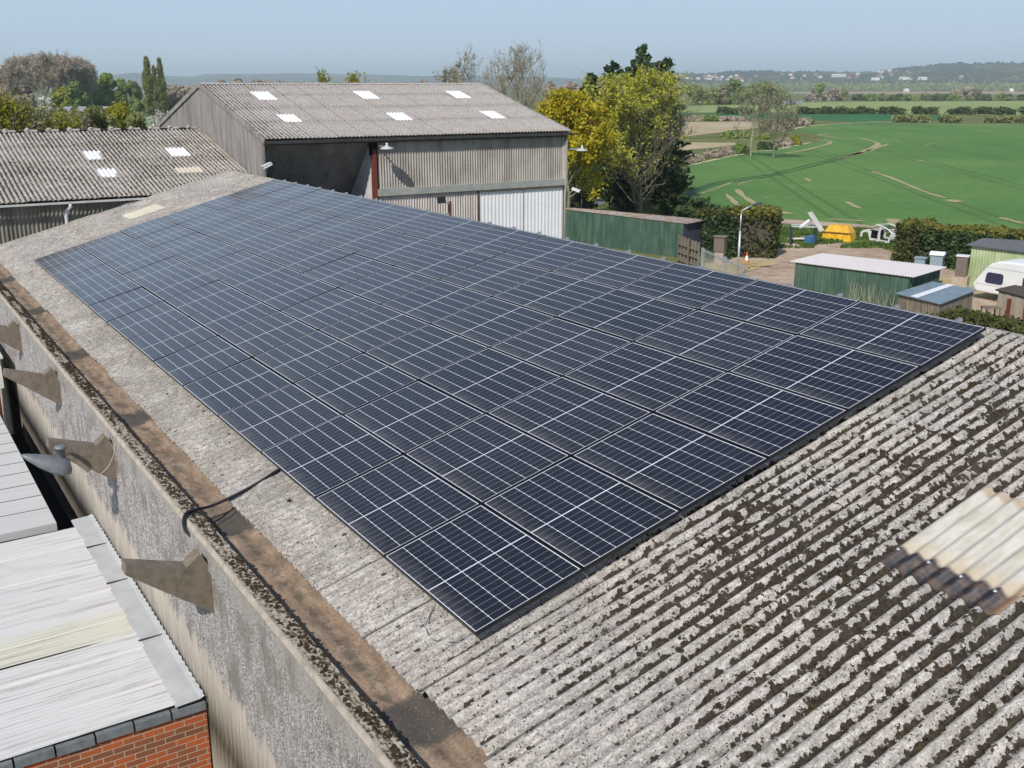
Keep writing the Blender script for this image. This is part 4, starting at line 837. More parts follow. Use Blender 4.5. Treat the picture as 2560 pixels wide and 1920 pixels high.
bare('blossom_tree','small white-blossomed tree beside the left gable of the tall barn',384,66,280,60,57,leaf='lf_white',bark='bark',limbs=10,subs=5,twigs=3,leaves=3,ls=.045,base=.55,crown_lo=.7,upness=.8)
# distant left: bare poplar wood
WOOD='bare trees of the distant left wood'
tops=[(-25,175,50),(8,168,55),(28,150,48),(50,141,46),(70,137,46),(92,134,46),(112,132,46),(132,136,44),(152,139,44),(172,141,42),(192,143,40),(210,146,40),(226,160,34)]
for k,(px,py,w) in enumerate(tops):
    p,H,w_=spot(px,500+rnd.uniform(-40,40),py,w); tree('bare_tree','tall bare brown tree in the distant wood at the far left','tree',p,H*.99,w_*1.25,'lf_brown','bark_pale',60+k,limbs=26,subs=7,twigs=4,leaves=2,ls=.26,base=.18,crown_lo=.22,twigr=.055,upness=1.5,group=WOOD,el=3.0,r0=.35)
for k,(px,py,w,leaf,lab) in enumerate(((62,200,70,'lf_brown','dense brown thicket below the bare wood at the left'),(20,205,60,'lf_brown','dense brown thicket at the far left edge'),(148,216,60,'lf_lime','yellow-green willow at the left end of the distant tree belt'),(182,200,60,'lf_green','fresh green tree right of the yellow-green willow'),(208,190,60,'lf_green','rounded green tree in the middle of the distant belt'),(240,186,52,'lf_green','tall green tree right of the belt middle'),(270,174,50,'lf_green','tallest rounded green tree of the distant belt'),(312,180,52,'lf_green','bright green tree left of the two poplars'),(338,194,46,'lf_olive','grey-green tree directly left of the two poplars'),(430,206,60,'lf_brown','brown hedgerow tree right of the poplars'),(470,208,60,'lf_brown','brown hedgerow tree nearest the barn gable'),(400,214,50,'lf_brown','small brown tree at the foot of the poplars'))):
    p,H,w_=spot(px,470 if py>195 else 500,py,w); blob_tree('distant_tree',lab,'tree',p,H,w_*1.15,leaf,'bark_dark',80+k,4200,.62,.02,'tree belt beyond the left field',lumps=22,shape='dome')
for k,(px,py,w,lab) in enumerate(((371,148,17,'tall narrow poplar, taller left one of the pair'),(387,168,12,'shorter slim poplar between the two tall ones'),(403,152,15,'tall narrow poplar, right one of the pair'))):
    p,H,w_=spot(px,455,py,w); blob_tree('poplar',lab,'tree',p,H,w_*2.3,'lf_poplar','bark_dark',100+k,4200,.36,.05,lumps=40,shape='column',el=2.2,up=.5)
p,H,w_=spot(110,440,234,44); blob_tree('blossom_tree','white blossoming tree below the distant bare wood','tree',p,H,w_,'lf_white','bark',110,1600,.5,.1,lumps=12,shape='dome')
for k,(px,py,w) in enumerate(((560,196,50),(600,192,60),(645,188,60),(670,196,40),(700,200,50),(1050,197,60),(1080,198,50),(1380,205,60),(1420,207,70),(1460,206,60))):
    p,H,w_=spot(px,620,py,w); blob_tree('distant_tree','brown leafless tree far behind the tall barn roof','tree',p,H,w_,'lf_brown','bark_dark',120+k,2000,.8,.02,'brown trees behind the tall barn',lumps=14,shape='dome')
# right middle distance
bare('bare_tree','bare grey-green tree standing in the field corner, left of its twin',1888,190,240,95,141,leaf='lf_greybud',bark='bark_pale',limbs=16,subs=7,twigs=5,leaves=1,ls=.10,base=.15,crown_lo=.15,twigr=.03,upness=.8)
bare('bare_tree','spreading brownish budding tree in the field corner with dark undergrowth',1942,186,232,130,142,leaf='lf_greybud',bark='bark',limbs=15,subs=6,twigs=4,leaves=1,ls=.10,base=.12,crown_lo=.1,twigr=.03,upness=.8,trunks=2)
def bush(lab,px,pyb,pyt,w,leaf,seed,n=1500,name='bush',group=None,ls=None):
    q=at(px,pyb); d=math.hypot(q.x-CX,q.y-CY); p,H,w_=spot(px,d,pyt,w); return blob_tree(name,lab,'bush' if name=='bush' else 'tree',p,H,w_,leaf,'bark_dark',seed,n,ls or max(.1,d*.0012),.0,group,lumps=14,shape='dome')
bs=[(1745,405,388,60,'lf_brown','grey bramble bank along the ditch, leftmost stretch'),(1790,396,376,60,'lf_brown','grey bramble bank along the ditch, middle stretch'),(1832,388,370,50,'lf_brown','grey bramble bank along the ditch, right stretch'),(1862,384,362,50,'lf_green','bright green bush beside the ditch at the field corner'),(1850,346,330,90,'lf_green','long green bush above the ditch, left part'),(1905,349,334,70,'lf_green','long green bush above the ditch, right part'),(1925,374,357,60,'lf_dark','dark undergrowth at the foot of the field-corner trees'),(1965,366,347,60,'lf_brown','grey thorn bush right of the field-corner trees'),(1992,362,341,46,'lf_lime','yellow-green bush at the end of the thorn hedge'),(1970,325,306,70,'lf_brown','brown hedge stretch behind the field-corner trees'),(2005,316,299,60,'lf_brown','brown hedge stretch nearest the field edge'),(2022,312,296,40,'lf_olive','olive bush at the end of the brown hedge'),(1745,302,292,70,'lf_brown','pale grey thorn scrub above the reed bed, left'),(1782,303,291,40,'lf_green','green shrub between the grey thorn scrub'),(1840,303,294,80,'lf_brown','pale grey thorn scrub above the reed bed, right')]
for k,(px,b_,t_,w,leaf,lab) in enumerate(bs): bush(lab,px,b_,t_,w,leaf,150+k,1800)
def hedge_line(segs,pyb,h,leaf,lab0,group,seed):
    for k,(a,c) in enumerate(segs):
        p0=at(a,pyb);p1=at(c,pyb+ (1 if c>2300 else 0)); L=(p1-p0).length; rg=np.random.default_rng(seed+k); t=thing('hedge','%s, %s stretch from the left'%(lab0,ORD[k]),'hedge',p0,group)
        m=int(500+L*30); u=rg.random((m,1)); P=u*np.array(p1-p0)+rg.normal(0,.8,(m,3))*np.array([1,1,0]); hh=h*(.75+.35*np.sin(u[:,0]*L*.7+k)*.5+.2*rg.random(m)); P[:,2]=rg.random(m)**.7*hh
        V,F=quads(P,.45,rg); npmesh('foliage',V,F,M[leaf],t,False)
hedge_line([(1795,1845),(1850,1880),(2000,2010),(2017,2030),(2033,2075),(2080,2188),(2204,2210),(2220,2258),(2289,2295),(2298,2338),(2373,2432),(2434,2490)],285.5,3.0,'lf_fieldhedge','field hedge between pale pasture and dark crop','hedge between pasture and crop',200)
hedge_line([(2492,2532),(2551,2640)],287.5,3.0,'lf_fieldhedge','clipped field hedge at the right end of the pale pasture','hedge at the right end of the pasture',215)
hedge_line([(2240,2278),(2290,2322),(2353,2392),(2468,2530),(2535,2640)],306.5,2.4,'lf_olive','low scrubby hedge along the top of the crop field','scrubby hedge along the crop field',220)
far_t=[(1740,262,214,70,'lf_olive'),(1775,262,222,60,'lf_olive'),(1808,262,210,60,'lf_greybud'),(1838,261,192,44,'lf_green'),(1820,261,202,40,'lf_green'),(1862,262,226,50,'lf_olive'),(1912,260,204,96,'lf_olive'),(1880,261,216,60,'lf_olive'),(1940,260,226,50,'lf_olive'),(2052,250,206,34,'lf_green'),(2040,250,218,30,'lf_greybud'),(2085,252,222,40,'lf_brown'),(2108,252,226,34,'lf_olive'),(2070,252,232,40,'lf_brown'),(2025,254,238,30,'lf_brown'),(1955,232,218,40,'lf_olive')]
far_t+= [(2150+i*27+rnd.uniform(-8,8),252+rnd.uniform(-1,1),239-rnd.random()*5+(3 if i%5==0 else 0),34,('lf_fieldhedge','lf_green','lf_olive','lf_fieldhedge')[i%4]) for i in range(16)]
far_t+= [(2424,243,212,36,'lf_brown'),(2390,245,228,36,'lf_brown'),(2440,243,224,30,'lf_greybud')]
for k,(px,b_,t_,w,leaf) in enumerate(far_t):
    bush('tree or large bush in the far belt across the right-hand fields',px,b_,t_,w,leaf,240+k,900 if w<50 else 2200,'distant_tree','far trees across the right-hand fields')
# wooded belts that read as one mass
def belt(pts,d,hm,leaf,seed,n):
    rg=np.random.default_rng(seed); px=rg.uniform(pts[0],pts[1],n); dd=rg.uniform(d[0],d[1],n); P=[]
    for a,c in zip(px,dd):
        q=far(a,c); P.append((q.x,q.y,GZ+rg.random()**.8*hm*(.55+.5*mn.noise(Vector((a*.05,c*.004,seed)))+.25*rg.random())))
    V,F=quads(np.array(P),d[0]*.0011,rg); tag(npmesh('woodland',V,F,M[leaf],None),kind='stuff')
belt((1640,2900),(2750,3100),15,'lf_olive',301,9000); belt((1640,2900),(2900,3300),20,'lf_green',302,8000); belt((1640,2900),(3200,3900),26,'lf_olive',303,9000); belt((300,1650),(2200,3600),16,'lf_brown',304,8000)
belt((1640,2900),(3700,5000),45,'lf_hedge',305,9000); belt((2180,2900),(3900,4900),75,'lf_hedge',306,9000)
# houses of the hillside town
HM=[simple('pale_render',(.70,.68,.64),.9,.1),simple('red_brick_far',(.36,.17,.12),.9,.1)]; RM=[simple('red_roof_far',(.33,.14,.10),.9,.1),simple('grey_roof_far',(.25,.25,.26),.9,.1)]
def house(px,d,pyb,w,h,wm,rm,lab,name='house',group='houses of the distant hillside town'):
    z=float(far(px,d,pyb).z) if d>3500 else GZ; p=far(px,d); t=thing(name,lab,'house',(p.x,p.y,z),group,rz=rnd.uniform(-.5,.5)-YAW)
    b=MB(); b.box((-w/2,-4,-1.5),(w/2,4,h)); b.build('wall',wm,t,False); b=MB(); b.prism([(-4.3,h),(4.3,h),(0,h+2.6)],0,-w/2-.3,w/2+.3); b.build('roof',rm,t,False)
for k in range(66):
    px=rnd.choice([rnd.uniform(1650,1860),rnd.uniform(1650,1900),rnd.uniform(1950,2330),rnd.uniform(2190,2300)]); py=rnd.uniform(191,205) if px<1900 else rnd.uniform(186,204)
    if px>2180: py=rnd.uniform(178,199)
    wm=HM[rnd.random()<.5]; rm=RM[rnd.random()<.4]
    house(px,3750+max(0,(205-py))*34,py-1,rnd.uniform(9,16),5,wm,rm,'small house among trees on the distant hillside')
for px,py,w,h,lab in ((2095,192,52,7,'long white building on the distant hillside, widest of the town'),(2187,200,24,5,'white building low on the hillside left of the wooded ridge'),(2262,199,40,6,'row of white buildings below the wooded ridge, left part'),(2304,199,26,6,'row of white buildings below the wooded ridge, right part'),(2400,197,9,8,'slim white house alone against the wooded ridge'),(2492,184,12,6,'white house high on the wooded ridge')):
    house(px,3720+max(0,(205-py))*34,py,w*1.15,h,HM[0],HM[0],lab,'white_building',None)
for px,py,w,lab in ((2239,225,13,'white shed in the far fields below the wooded belt'),(2405,225,14,'pale bungalow in the far fields left of the bare tree'),(2494,223,22,'grey-roofed house in the far fields near the right edge'),(2530,226,8,'small white gable near the right edge of the far fields'),(2267,227,10,'low pale shed right of the white shed in the far fields')):
    house(px,12*FPX/(py-215)*.95,py,w*.95,4,HM[0],HM[0] if 'grey' not in lab else RM[1],lab,'farm_building',None)
for px,py,w,lab in ((165,262,16,'dark cabin under the green trees beyond the left field'),(200,262,14,'red-brown cottage under the green trees beyond the left field'),(258,252,18,'grey-roofed cottage with pale gable beyond the left field')):
    house(px,455,py,w*.17,1.6,HM[1],RM[1],lab,'cottage',None)
# ---------------------------------------------------------------- yard
def hedge(name,label,a,c,width,h,leaf,top,seed,n=9000,ls=.10,bits=True):
    a=Vector(a);c=Vector(c); t=thing(name,label,'hedge',a); d=(c-a); L=d.length; d.normalize(); nn=Vector((-d.y,d.x,0)); rg=np.random.default_rng(seed)
    u=rg.random(n); face=rg.random(n); s=np.where(face<.40,-1,np.where(face<.55,1,rg.uniform(-1,1,n))); z=np.where(face<.55,rg.random(n),1.0)
    end=(face>.86); u=np.where(end,(rg.random(n)>.5)*1.0,u); z=np.where(end,rg.random(n),z)
    bumpn=np.array([mn.noise(Vector((a_*L*.9,b_*2,seed))) for a_,b_ in zip(u,z)]); off=1+.26*bumpn
    P=np.outer(u*L,np.array(d))+np.outer(s*width/2*off,np.array(nn)); P[:,2]=z*h*(1+.15*bumpn); P+=rg.normal(0,.11,(n,3))
    V,F=quads(P[z<.985],ls,rg,1.2); npmesh('foliage',V,F,M[leaf],t,False); V,F=quads(P[z>=.985],ls,rg,1.2); npmesh('top_growth',V,F,M[top],t,False)
    b=MB(); o=-(nn*width*.42); q=nn*width*.42; hh=Vector((0,0,h*.93)); e=d*.1
    b.add([o+e,d*(L-.1)+o,d*(L-.1)+q,q+e,o+e+hh,d*(L-.1)+o+hh,d*(L-.1)+q+hh,q+e+hh],[(0,1,5,4),(1,2,6,5),(2,3,7,6),(3,0,4,7),(4,5,6,7)]); b.build('branches',M['bark_dark'],t,False); return t
hedge('hedge','tall clipped hedge block ending squarely at the yard entrance',at(1872,648)+Vector((.6,.2,0)),at(1892,640)+Vector((1.6,1.8,0)),2.7,3.1,'lf_hedge','lf_hedgetop',401,9000,.10)
hedge('hedge','dark conifer hedge behind the brown bin box',at(1770,648)+Vector((.5,1.2,0)),at(1845,640)+Vector((.8,.6,0)),2.4,3.1,'lf_dark','lf_hedge',402,8000,.10)
hedge('hedge','overgrown hedge running right from the car shell behind the sheds',at(2290,658),at(2620,700)+Vector((3,2,0)),2.6,2.45,'lf_dark','lf_hedgetop',403,16000,.11)
hedge('hedge','clipped end of the overgrown hedge beside the car shell',at(2279,655)+Vector((-.3,.6,0)),at(2306,659),2.6,2.75,'lf_hedge','lf_hedgetop',404,6000,.10)
def shed(name,label,cat,fl,fr,br,bl,wall,roof,inset=.18,pitch=.076,amp=.008,prof='sine',thick=.03,side=None,rname='roof'):
    c=(fl+br)/2; t=thing(name,label,cat,(c.x,c.y,GZ)); U=(bl-fl); Vv=(fr-fl); L=U.length; Wd=Vv.length
    n=int(Wd/pitch*4); b=MB(); Nn=Vv.cross(U).normalized(); Nn=Nn if Nn.z>0 else -Nn; vs=[]
    for v in range(n+1):
        f=v/n; h=amp*math.cos(2*math.pi*f*Wd/pitch); p0=fl.lerp(fr,f)+Nn*h; p1=bl.lerp(br,f)+Nn*h; vs+=[p0-Nn*thick,p0,p1,p1-Nn*thick]
    fs=[]
    for v in range(n): k=4*v; fs+=[(k,k+4,k+5,k+1),(k+1,k+5,k+6,k+2),(k+2,k+6,k+7,k+3),(k+3,k+7,k+4,k)]
    fs+=[(0,1,2,3),(4*n+3,4*n+2,4*n+1,4*n)]; b.add(vs,fs); b.build(rname,M[roof],t)
    q=[p.lerp(c,0) for p in (fl,fr,br,bl)]; m=(fl+fr+br+bl)/4; w=[p+(m-p).normalized()*inset*1.4-Vector((0,0,thick+amp+.03)) for p in q]
    def corrwall(p,r,mat):
        d=Vector((r.x-p.x,r.y-p.y,0)); k=max(2,int(d.length/pitch*4)); nn=Vector((d.y,-d.x,0)).normalized(); b=MB(); vs=[]
        for i in range(k+1):
            f=i/k; x=p.lerp(r,f)+nn*(.012*math.cos(2*math.pi*f*d.length/pitch/1.3)); vs+=[Vector((x.x,x.y,GZ)),x]
        b.add(vs,[(2*i,2*i+2,2*i+3,2*i+1) for i in range(k)]); b.build('wall',M[mat],t)
    for i in range(4): corrwall(w[i],w[(i+1)%4],side if (side and i==1) else wall)
    return t
shed('shed','long dark green shed with a leaf-littered roof behind the tall barn','shed',at(1380,519,-5.05),at(1716,559,-5.05),at(1768,549,-4.95),at(1440,520,-4.95),'green_sheet','debris',.2,.12,.012,side='steeldark')  # dark right end wall stands in for the shade of an open end
shed('shed','green shed with a pale pinkish corrugated roof in the yard','shed',at(1975,653,-5.15),at(2283,692,-5.15),at(2367,667,-5.0),at(2058,633,-5.0),'green_sheet','pink_roof',.22,.16,.02)
sh=shed('shed','low weathered wooden shed with a blue-grey metal roof','shed',at(2238,733,-5.75),at(2350,760,-5.75),at(2442,724,-5.6),at(2333,704,-5.6),'wood','blue_roof',.12,.16,.015)
f0=[at(2238,733,-5.75),at(2350,760,-5.75),at(2442,724,-5.6),at(2333,704,-5.6)]
b=MB(); u0,u1=.34,.50; up_=Vector((0,0,.03)); A_=f0[0].lerp(f0[1],u0)+up_;B_=f0[0].lerp(f0[1],u1)+up_;C_=f0[3].lerp(f0[2],u1)+up_;D_=f0[3].lerp(f0[2],u0)+up_; b.quad(A_,B_,C_,D_); b.build('white_strip',M['white_light'],sh)
shed('shed','pale green shed with a dark grey roof behind the caravan','shed',at(2415,612,-4.95),at(2640,640,-4.95),at(2680,608,-4.75),at(2458,595,-4.75),'palegreen','slate',.25,.15,.012)
hu=shed('hutch','small felt-roofed hut with pale and red painted front at the right edge','hut',at(2488,723,-5.85),at(2640,762,-5.85),at(2690,735,-5.6),at(2536,712,-5.6),'cement','felt',.15,.5,.0,thick=.08)
b=MB()
for (pa,pb,m_) in (((2503,765),(2509,800),0),((2546,770),(2552,805),0)):
    p=at(pa[0],pa[1],-6.5); b.box((p.x-.12,p.y-.45,GZ),(p.x+.12,p.y-.35,-6.05))
b.build('red_post',M['rust_red'],hu)
# gate of vertical pales
gp0=at(1757,627,-6.05); gp1=at(1870,674,-6.05); gt=thing('gate','pale metal gate of thin upright bars below the lamp post','gate',(gp0.x,gp0.y,GZ))
dv=(gp1-gp0); n_=34
b=MB(); b.tube([gp0,gp1],.045,6); b.tube([gp0-Vector((0,0,.95)),gp1-Vector((0,0,.95))],.035,6); b.build('rail',M['zinc'],gt)
for k in range(n_):
    q=gp0.lerp(gp1,(k+.5)/n_); b=MB(); b.tube([q+Vector((0,0,.18)),Vector((q.x,q.y,GZ+.15))],.018,4); b.build('pale',M['zinc'],gt)
for f in (0,.52): q=gp0.lerp(gp1,f); b=MB(); b.box((q.x-.07,q.y-.07,GZ),(q.x+.07,q.y+.07,-5.85)); b.build('post',M['zinc'],gt)
# upright wooden panels
def panel(label,px0,px1,py,z,seed):
    a=at(px0,py,z); c=at(px1,py+8,z); t=thing('wooden_panel',label,'panel',(a.x,a.y,GZ)); d=(c-a); nn=Vector((-d.y,d.x,0)).normalized()
    b=MB(); q0=a+nn*.05;q1=c+nn*.05; b.quad(Vector((q0.x,q0.y,GZ)),Vector((q1.x,q1.y,GZ)),q1,q0); b.build('boarding',M['wood'],t)
    for f in (0,.33,.66,1): q=a.lerp(c,f); b=MB(); b.box((q.x-.06,q.y-.05,GZ),(q.x+.06,q.y+.05,z+.12)); b.build('upright',M['wood'],t)
    for h in (.15,.45,.75): q0=Vector((a.x,a.y,GZ+(z-GZ)*h));q1=Vector((c.x,c.y,GZ+(z-GZ)*h)); b=MB(); b.tube([q0-nn*.06,q1-nn*.06],.06,4); b.build('crossbar',M['wood'],t)
panel('grey wooden panel of boards and crossbars leaning by the green shed, left one',1698,1722,592,-5.75,1); panel('grey wooden panel of boards and crossbars next to the pale gate',1724,1748,602,-5.85,2)
# bin box
def boxon(name,label,px,py,z0,z1,w,mat,top,cat,post=None,rz=.5,tmat='white_plastic'):
    p=at(px,py,z0); t=thing(name,label,cat,(p.x,p.y,GZ)); Mx=Matrix.Translation((p.x,p.y,0))@Matrix.Rotation(rz,4,'Z')
    b=MB(); b.box((-w/2,-w/2,z0),(w/2,w/2,z1),Mx); b.build('body',M[mat],t)
    b=MB(); b.prism([(-w*.6,z1+.02),(w*.6,z1+.02),(w*.6,z1+.07),(0,z1+.07+top),(-w*.6,z1+.07)],1,-w*.6,w*.6) ; b.v=[tuple(Mx@Vector(v)) for v in b.v]; b.build('roof',M[tmat],t)
    b=MB(); b.box((-(post or w*.4)/2,-(post or w*.4)/2,GZ),((post or w*.4)/2,(post or w*.4)/2,z0-.002),Mx); b.build('post',M['cement'],t); return t,Mx
boxon('bin_box','brown box on a post with a flat lid in front of the dark hedge',1800,628,-6.75,-5.75,.75,'brownbox',.0,'box',.6,.55,'wood')
t,Mx=boxon('nest_box','grey box with a white gabled top and round hole behind the pale-roofed shed',2341,668,-6.3,-5.55,.72,'bluegrey',.16,'box',.3,.45)
b=MB(); b.lathe([(.09,0),(.09,.012)],12,Mx@Matrix.Translation((-.12,-.362,-5.95))@Matrix.Rotation(math.pi/2,4,'X')); b.build('hole',M['dark'],t)
boxon('utility_box','small blue-grey box in front of the hedge behind the pale-roofed shed',2300,664,-6.3,-5.85,.6,'bluegrey',.0,'box',.4,.45,'bluegrey')
boxon('meter_cabinet','brown cabinet on a wide concrete slab beside the pale green shed',2402,690,-6.75,-5.55,.62,'brownbox',.0,'cabinet',.9,.45,'white_plastic')
# lamp post
lp=at(1843,697); t=thing('lamp_post','pale grey yard lamp post with a short angled arm and dark lamp head','lamp post',lp)
b=MB(); b.tube([lp,lp+Vector((0,0,3.1))],.075,10); b.tube([lp+Vector((0,0,3.1)),lp+Vector((0,0,4.2))],.05,10,.045); b.build('pole',M['zinc'],t,smooth=True)
hh=lp+Vector((.55,-.45,4.75)); b=MB(); b.tube([lp+Vector((0,0,4.15)),lp+Vector((.05,-.04,4.4)),hh],.04,8); b.build('arm',M['zinc'],t,smooth=True)
b=MB(); b.box((-.32,-.12,-.06),(.32,.12,.06),Matrix.Translation(hh+Vector((.2,-.15,.05)))@Matrix.Rotation(-.65,4,'Z')@Matrix.Rotation(-.25,4,'Y')); b.build('lamp_head',M['steeldark'],t)
# traffic cone
cp=at(1866,657); t=thing('traffic_cone','orange and white traffic cone in front of the clipped hedge block','cone',cp)
b=MB(); b.box((-.2,-.2,0),(.2,.2,.04),Matrix.Translation(cp)); b.build('base',M['orange'],t)
for (r0_,z0,r1_,z1,m,nm) in ((.15,.04,.125,.18,'orange','lower_band'),(.125,.18,.07,.50,'white_plastic','reflective_sleeve'),(.07,.50,.025,.76,'orange','upper_band')):
    b=MB(); b.lathe([(r0_,z0),(r1_,z1)],14,Matrix.Translation(cp)); b.build(nm,M[m],t,smooth=True)
po=at(1911,637); b=MB(); b.tube([po,po+Vector((0,0,1.25))],.10,8); b.add([po+Vector((0,0,1.25)),po+Vector((.1,0,1.3)),po+Vector((0,.1,1.3))],[(0,1,2)]); tag(b.build('gate_post',M['wood'],None),'short dark wooden post at the right end of the clipped hedge block','post')
# steel table frame with leaning sheets
A0=at(1976,613);A1=at(2037,615); B0=at(1989,609)+Vector((.2,.4,0)); t=thing('steel_frame_table','tall dark steel frame table with pale bars at the field edge','table',A0)
dx=(A1-A0); nn=Vector((-dx.y,dx.x,0)).normalized()*1.1
if nn.dot(A0-Vector(C))<0: nn=-nn
for q in (A0,A1,A0+nn,A1+nn): b=MB(); b.box((q.x-.05,q.y-.05,GZ),(q.x+.05,q.y+.05,GZ+1.45)); b.build('leg',M['steeldark'],t)
b=MB()
for q0,q1 in ((A0,A1),(A0+nn,A1+nn),(A0,A0+nn),(A1,A1+nn)): b.tube([q0+Vector((0,0,1.47)),q1+Vector((0,0,1.47))],.05,4)
b.build('top_frame',M['zinc'],t)
b=MB(); 
for k in range(7): q=A0.lerp(A1,k/7); b.tube([q+Vector((0,0,1.53)),q+nn+Vector((0,0,1.53))],.03,4)
b.build('top_bars',M['zinc'],t); b=MB(); b.tube([A0+nn*.9+Vector((0,0,.4)),A1+nn*.9+Vector((0,0,.4))],.05,4); b.build('crossbar',M['white_plastic'],t)
b=MB(); q=A0.lerp(A1,.95); w_=dx.normalized(); b.add([q+w_*-.65+Vector((0,0,2.55)),q+w_*-.30+Vector((0,0,2.65)),q+w_*.72+Vector((0,0,1.25)),q+w_*.37+Vector((0,0,1.1))]+[q+nn*.15+w_*-.65+Vector((0,0,2.55)),q+nn*.15+w_*-.30+Vector((0,0,2.65)),q+nn*.15+w_*.72+Vector((0,0,1.25)),q+nn*.15+w_*.37+Vector((0,0,1.1))],[(0,1,2,3),(7,6,5,4),(0,4,5,1),(2,6,7,3),(1,5,6,2),(3,7,4,0)])
tag(b.build('metal_sheet',M['white_gutter'],None),'pale folded metal sheet leaning steeply on the steel frame table','sheet')
b=MB(); q=A0.lerp(A1,.62)+nn*.4; b.tube([q+Vector((-.5,.3,1.3)),q+Vector((.2,-.1,1.95))],.13,8); tag(b.build('pipe_roll',M['white_plastic'],None),'short white pipe leaning on the steel frame table','pipe')
b=MB(); q=A1-w_*.35+nn*.3; b.box((q.x-.35,q.y-.3,GZ),(q.x+.35,q.y+.3,GZ+.72)); tag(b.build('blue_crate',simple('blue_crate_paint',(.05,.16,.33),.6,.2,5),None),'blue crate standing under the right end of the steel frame table','crate')
# yellow skip, upside down
s0=at(2052,601);s1=at(2127,607); s2_=at(2137,597); t=thing('skip','yellow rust-streaked skip lying upside down on the grass verge','skip',s0.lerp(s1,.5))
ex=(s1-s0); L=ex.length; ex.normalize(); ey=Vector((-ex.y,ex.x,0)); 
if ey.dot(s0-Vector(C))<0: ey=-ey
Wk=1.6; Hk=1.25
def SP(u,v,w): return s0+ex*u+ey*v+Vector((0,0,w))
b=MB(); vs=[SP(0,0,0),SP(L,0,0),SP(L,Wk,0),SP(0,Wk,0),SP(.12,.08,.70),SP(L-.12,.08,.70),SP(L-.12,Wk-.08,.70),SP(.12,Wk-.08,.70),SP(.55,.25,Hk),SP(L-.45,.25,Hk),SP(L-.45,Wk-.25,Hk),SP(.55,Wk-.25,Hk)]
b.add(vs,[(0,1,5,4),(1,2,6,5),(2,3,7,6),(3,0,4,7),(4,5,9,8),(5,6,10,9),(6,7,11,10),(7,4,8,11),(8,9,10,11)])
n=NB('skip_yellow',.5,.4); n.col(n.mix(n.mr(n.noise(5,4,.7),.58,.66),n.ramp(n.noise(2,3),[(.3,(.62,.33,.015)),(.7,(.80,.46,.02))]),(.22,.11,.03))); M['skipy']=n.mat; b.build('hull',M['skipy'],t)
for u in (.55,1.35,L-.9,L-.3): b=MB(); vs=[SP(u,-.05,0),SP(u+.14,-.05,0),SP(u+.14,.06,.70),SP(u,.06,.70),SP(u,.07,0),SP(u+.14,.07,0)]; b.add(vs,[(0,1,2,3),(0,3,4),(1,5,2)]); b.build('rib',M['yellow'],t)
b=MB(); b.tube([SP(.08,.03,.70),SP(L-.08,.03,.70)],.06,6); b.build('rim',M['rustpatch'],t)
# white stripped car shell
c0=at(2150,600); c1=at(2262,622); t=thing('car_shell','stripped white car body shell with open wheel arches on the grass verge','car',c0.lerp(c1,.5))
ex=(c1-c0).normalized(); ey=Vector((-ex.y,ex.x,0)); ey=ey if ey.dot(c0-Vector(C))>0 else -ey
def CP(u,v,w): return c0+ex*u+ey*v+Vector((0,0,w))
CM=Matrix(((ex.x,ey.x,0,c0.x),(ex.y,ey.y,0,c0.y),(0,0,1,GZ),(0,0,0,1)))
def plate(b,poly,v): 
    k=len(b.v); b.prism(poly,1,v,v+.06)
    for q in range(k,len(b.v)): b.v[q]=tuple(CM@Vector(b.v[q]))
for v in (0,1.5):
    b=MB(); s_=1 if v==0 else -1
    for tri in ([(-.08,.28),(0,.66),(.22,.62),(.14,.28)],[(0,.66),(.28,.86),(.50,.74),(.22,.62)],[(.28,.86),(.95,1.0),(.85,.70),(.50,.74)],[(.95,1.0),(1.18,.96),(1.12,.28),(1.0,.30),(.85,.70)]): plate(b,tri,v)
    plate(b,[(1.05,.14),(1.05,.32),(3.15,.32),(3.15,.14)],v)
    plate(b,[(3.1,.14),(3.1,.32),(3.3,.72),(3.45,.98),(3.75,.98),(3.6,.76),(3.35,.5),(3.25,.14)],v); plate(b,[(3.6,.76),(3.75,.98),(4.3,.92),(4.35,.4),(4.15,.4),(4.0,.70)],v)
    plate(b,[(1.95,.30),(1.98,.75),(2.12,1.30),(2.26,1.30),(2.18,.75),(2.2,.30)],v)
    b.build('side_frame',M['carwhite'],t)
    b=MB(); b.tube([CP(1.12,v,.92),CP(1.62,v+.12*s_,1.42),CP(2.2,v+.16*s_,1.36),CP(2.9,v+.14*s_,1.20),CP(3.6,v,.95)],.055,6); b.build('roof_rail',M['carwhite'],t,smooth=True)
b=MB(); b.add([CP(0,.05,.70),CP(0,1.45,.70),CP(1.0,1.45,.98),CP(1.0,.05,.98),CP(.02,.05,.62),CP(.02,1.45,.62)],[(0,1,2,3),(0,4,5,1)]); b.build('bonnet',M['carwhite'],t)
b=MB(); b.add([CP(1.0,.1,.2),CP(4.2,.1,.2),CP(4.2,1.4,.2),CP(1.0,1.4,.2),CP(1.05,.1,.85),CP(1.05,1.4,.85)],[(0,1,2,3),(0,3,5,4)]); b.build('floor_pan',M['dark'],t)
b=MB(); b.tube([CP(1.62,.12,1.42),CP(1.62,1.4,1.42)],.05,6); b.tube([CP(1.1,.05,.97),CP(1.1,1.45,.97)],.06,6); b.tube([CP(3.0,.2,1.18),CP(3.0,1.4,1.18)],.05,6); b.build('cross_member',M['white_gutter'],t)
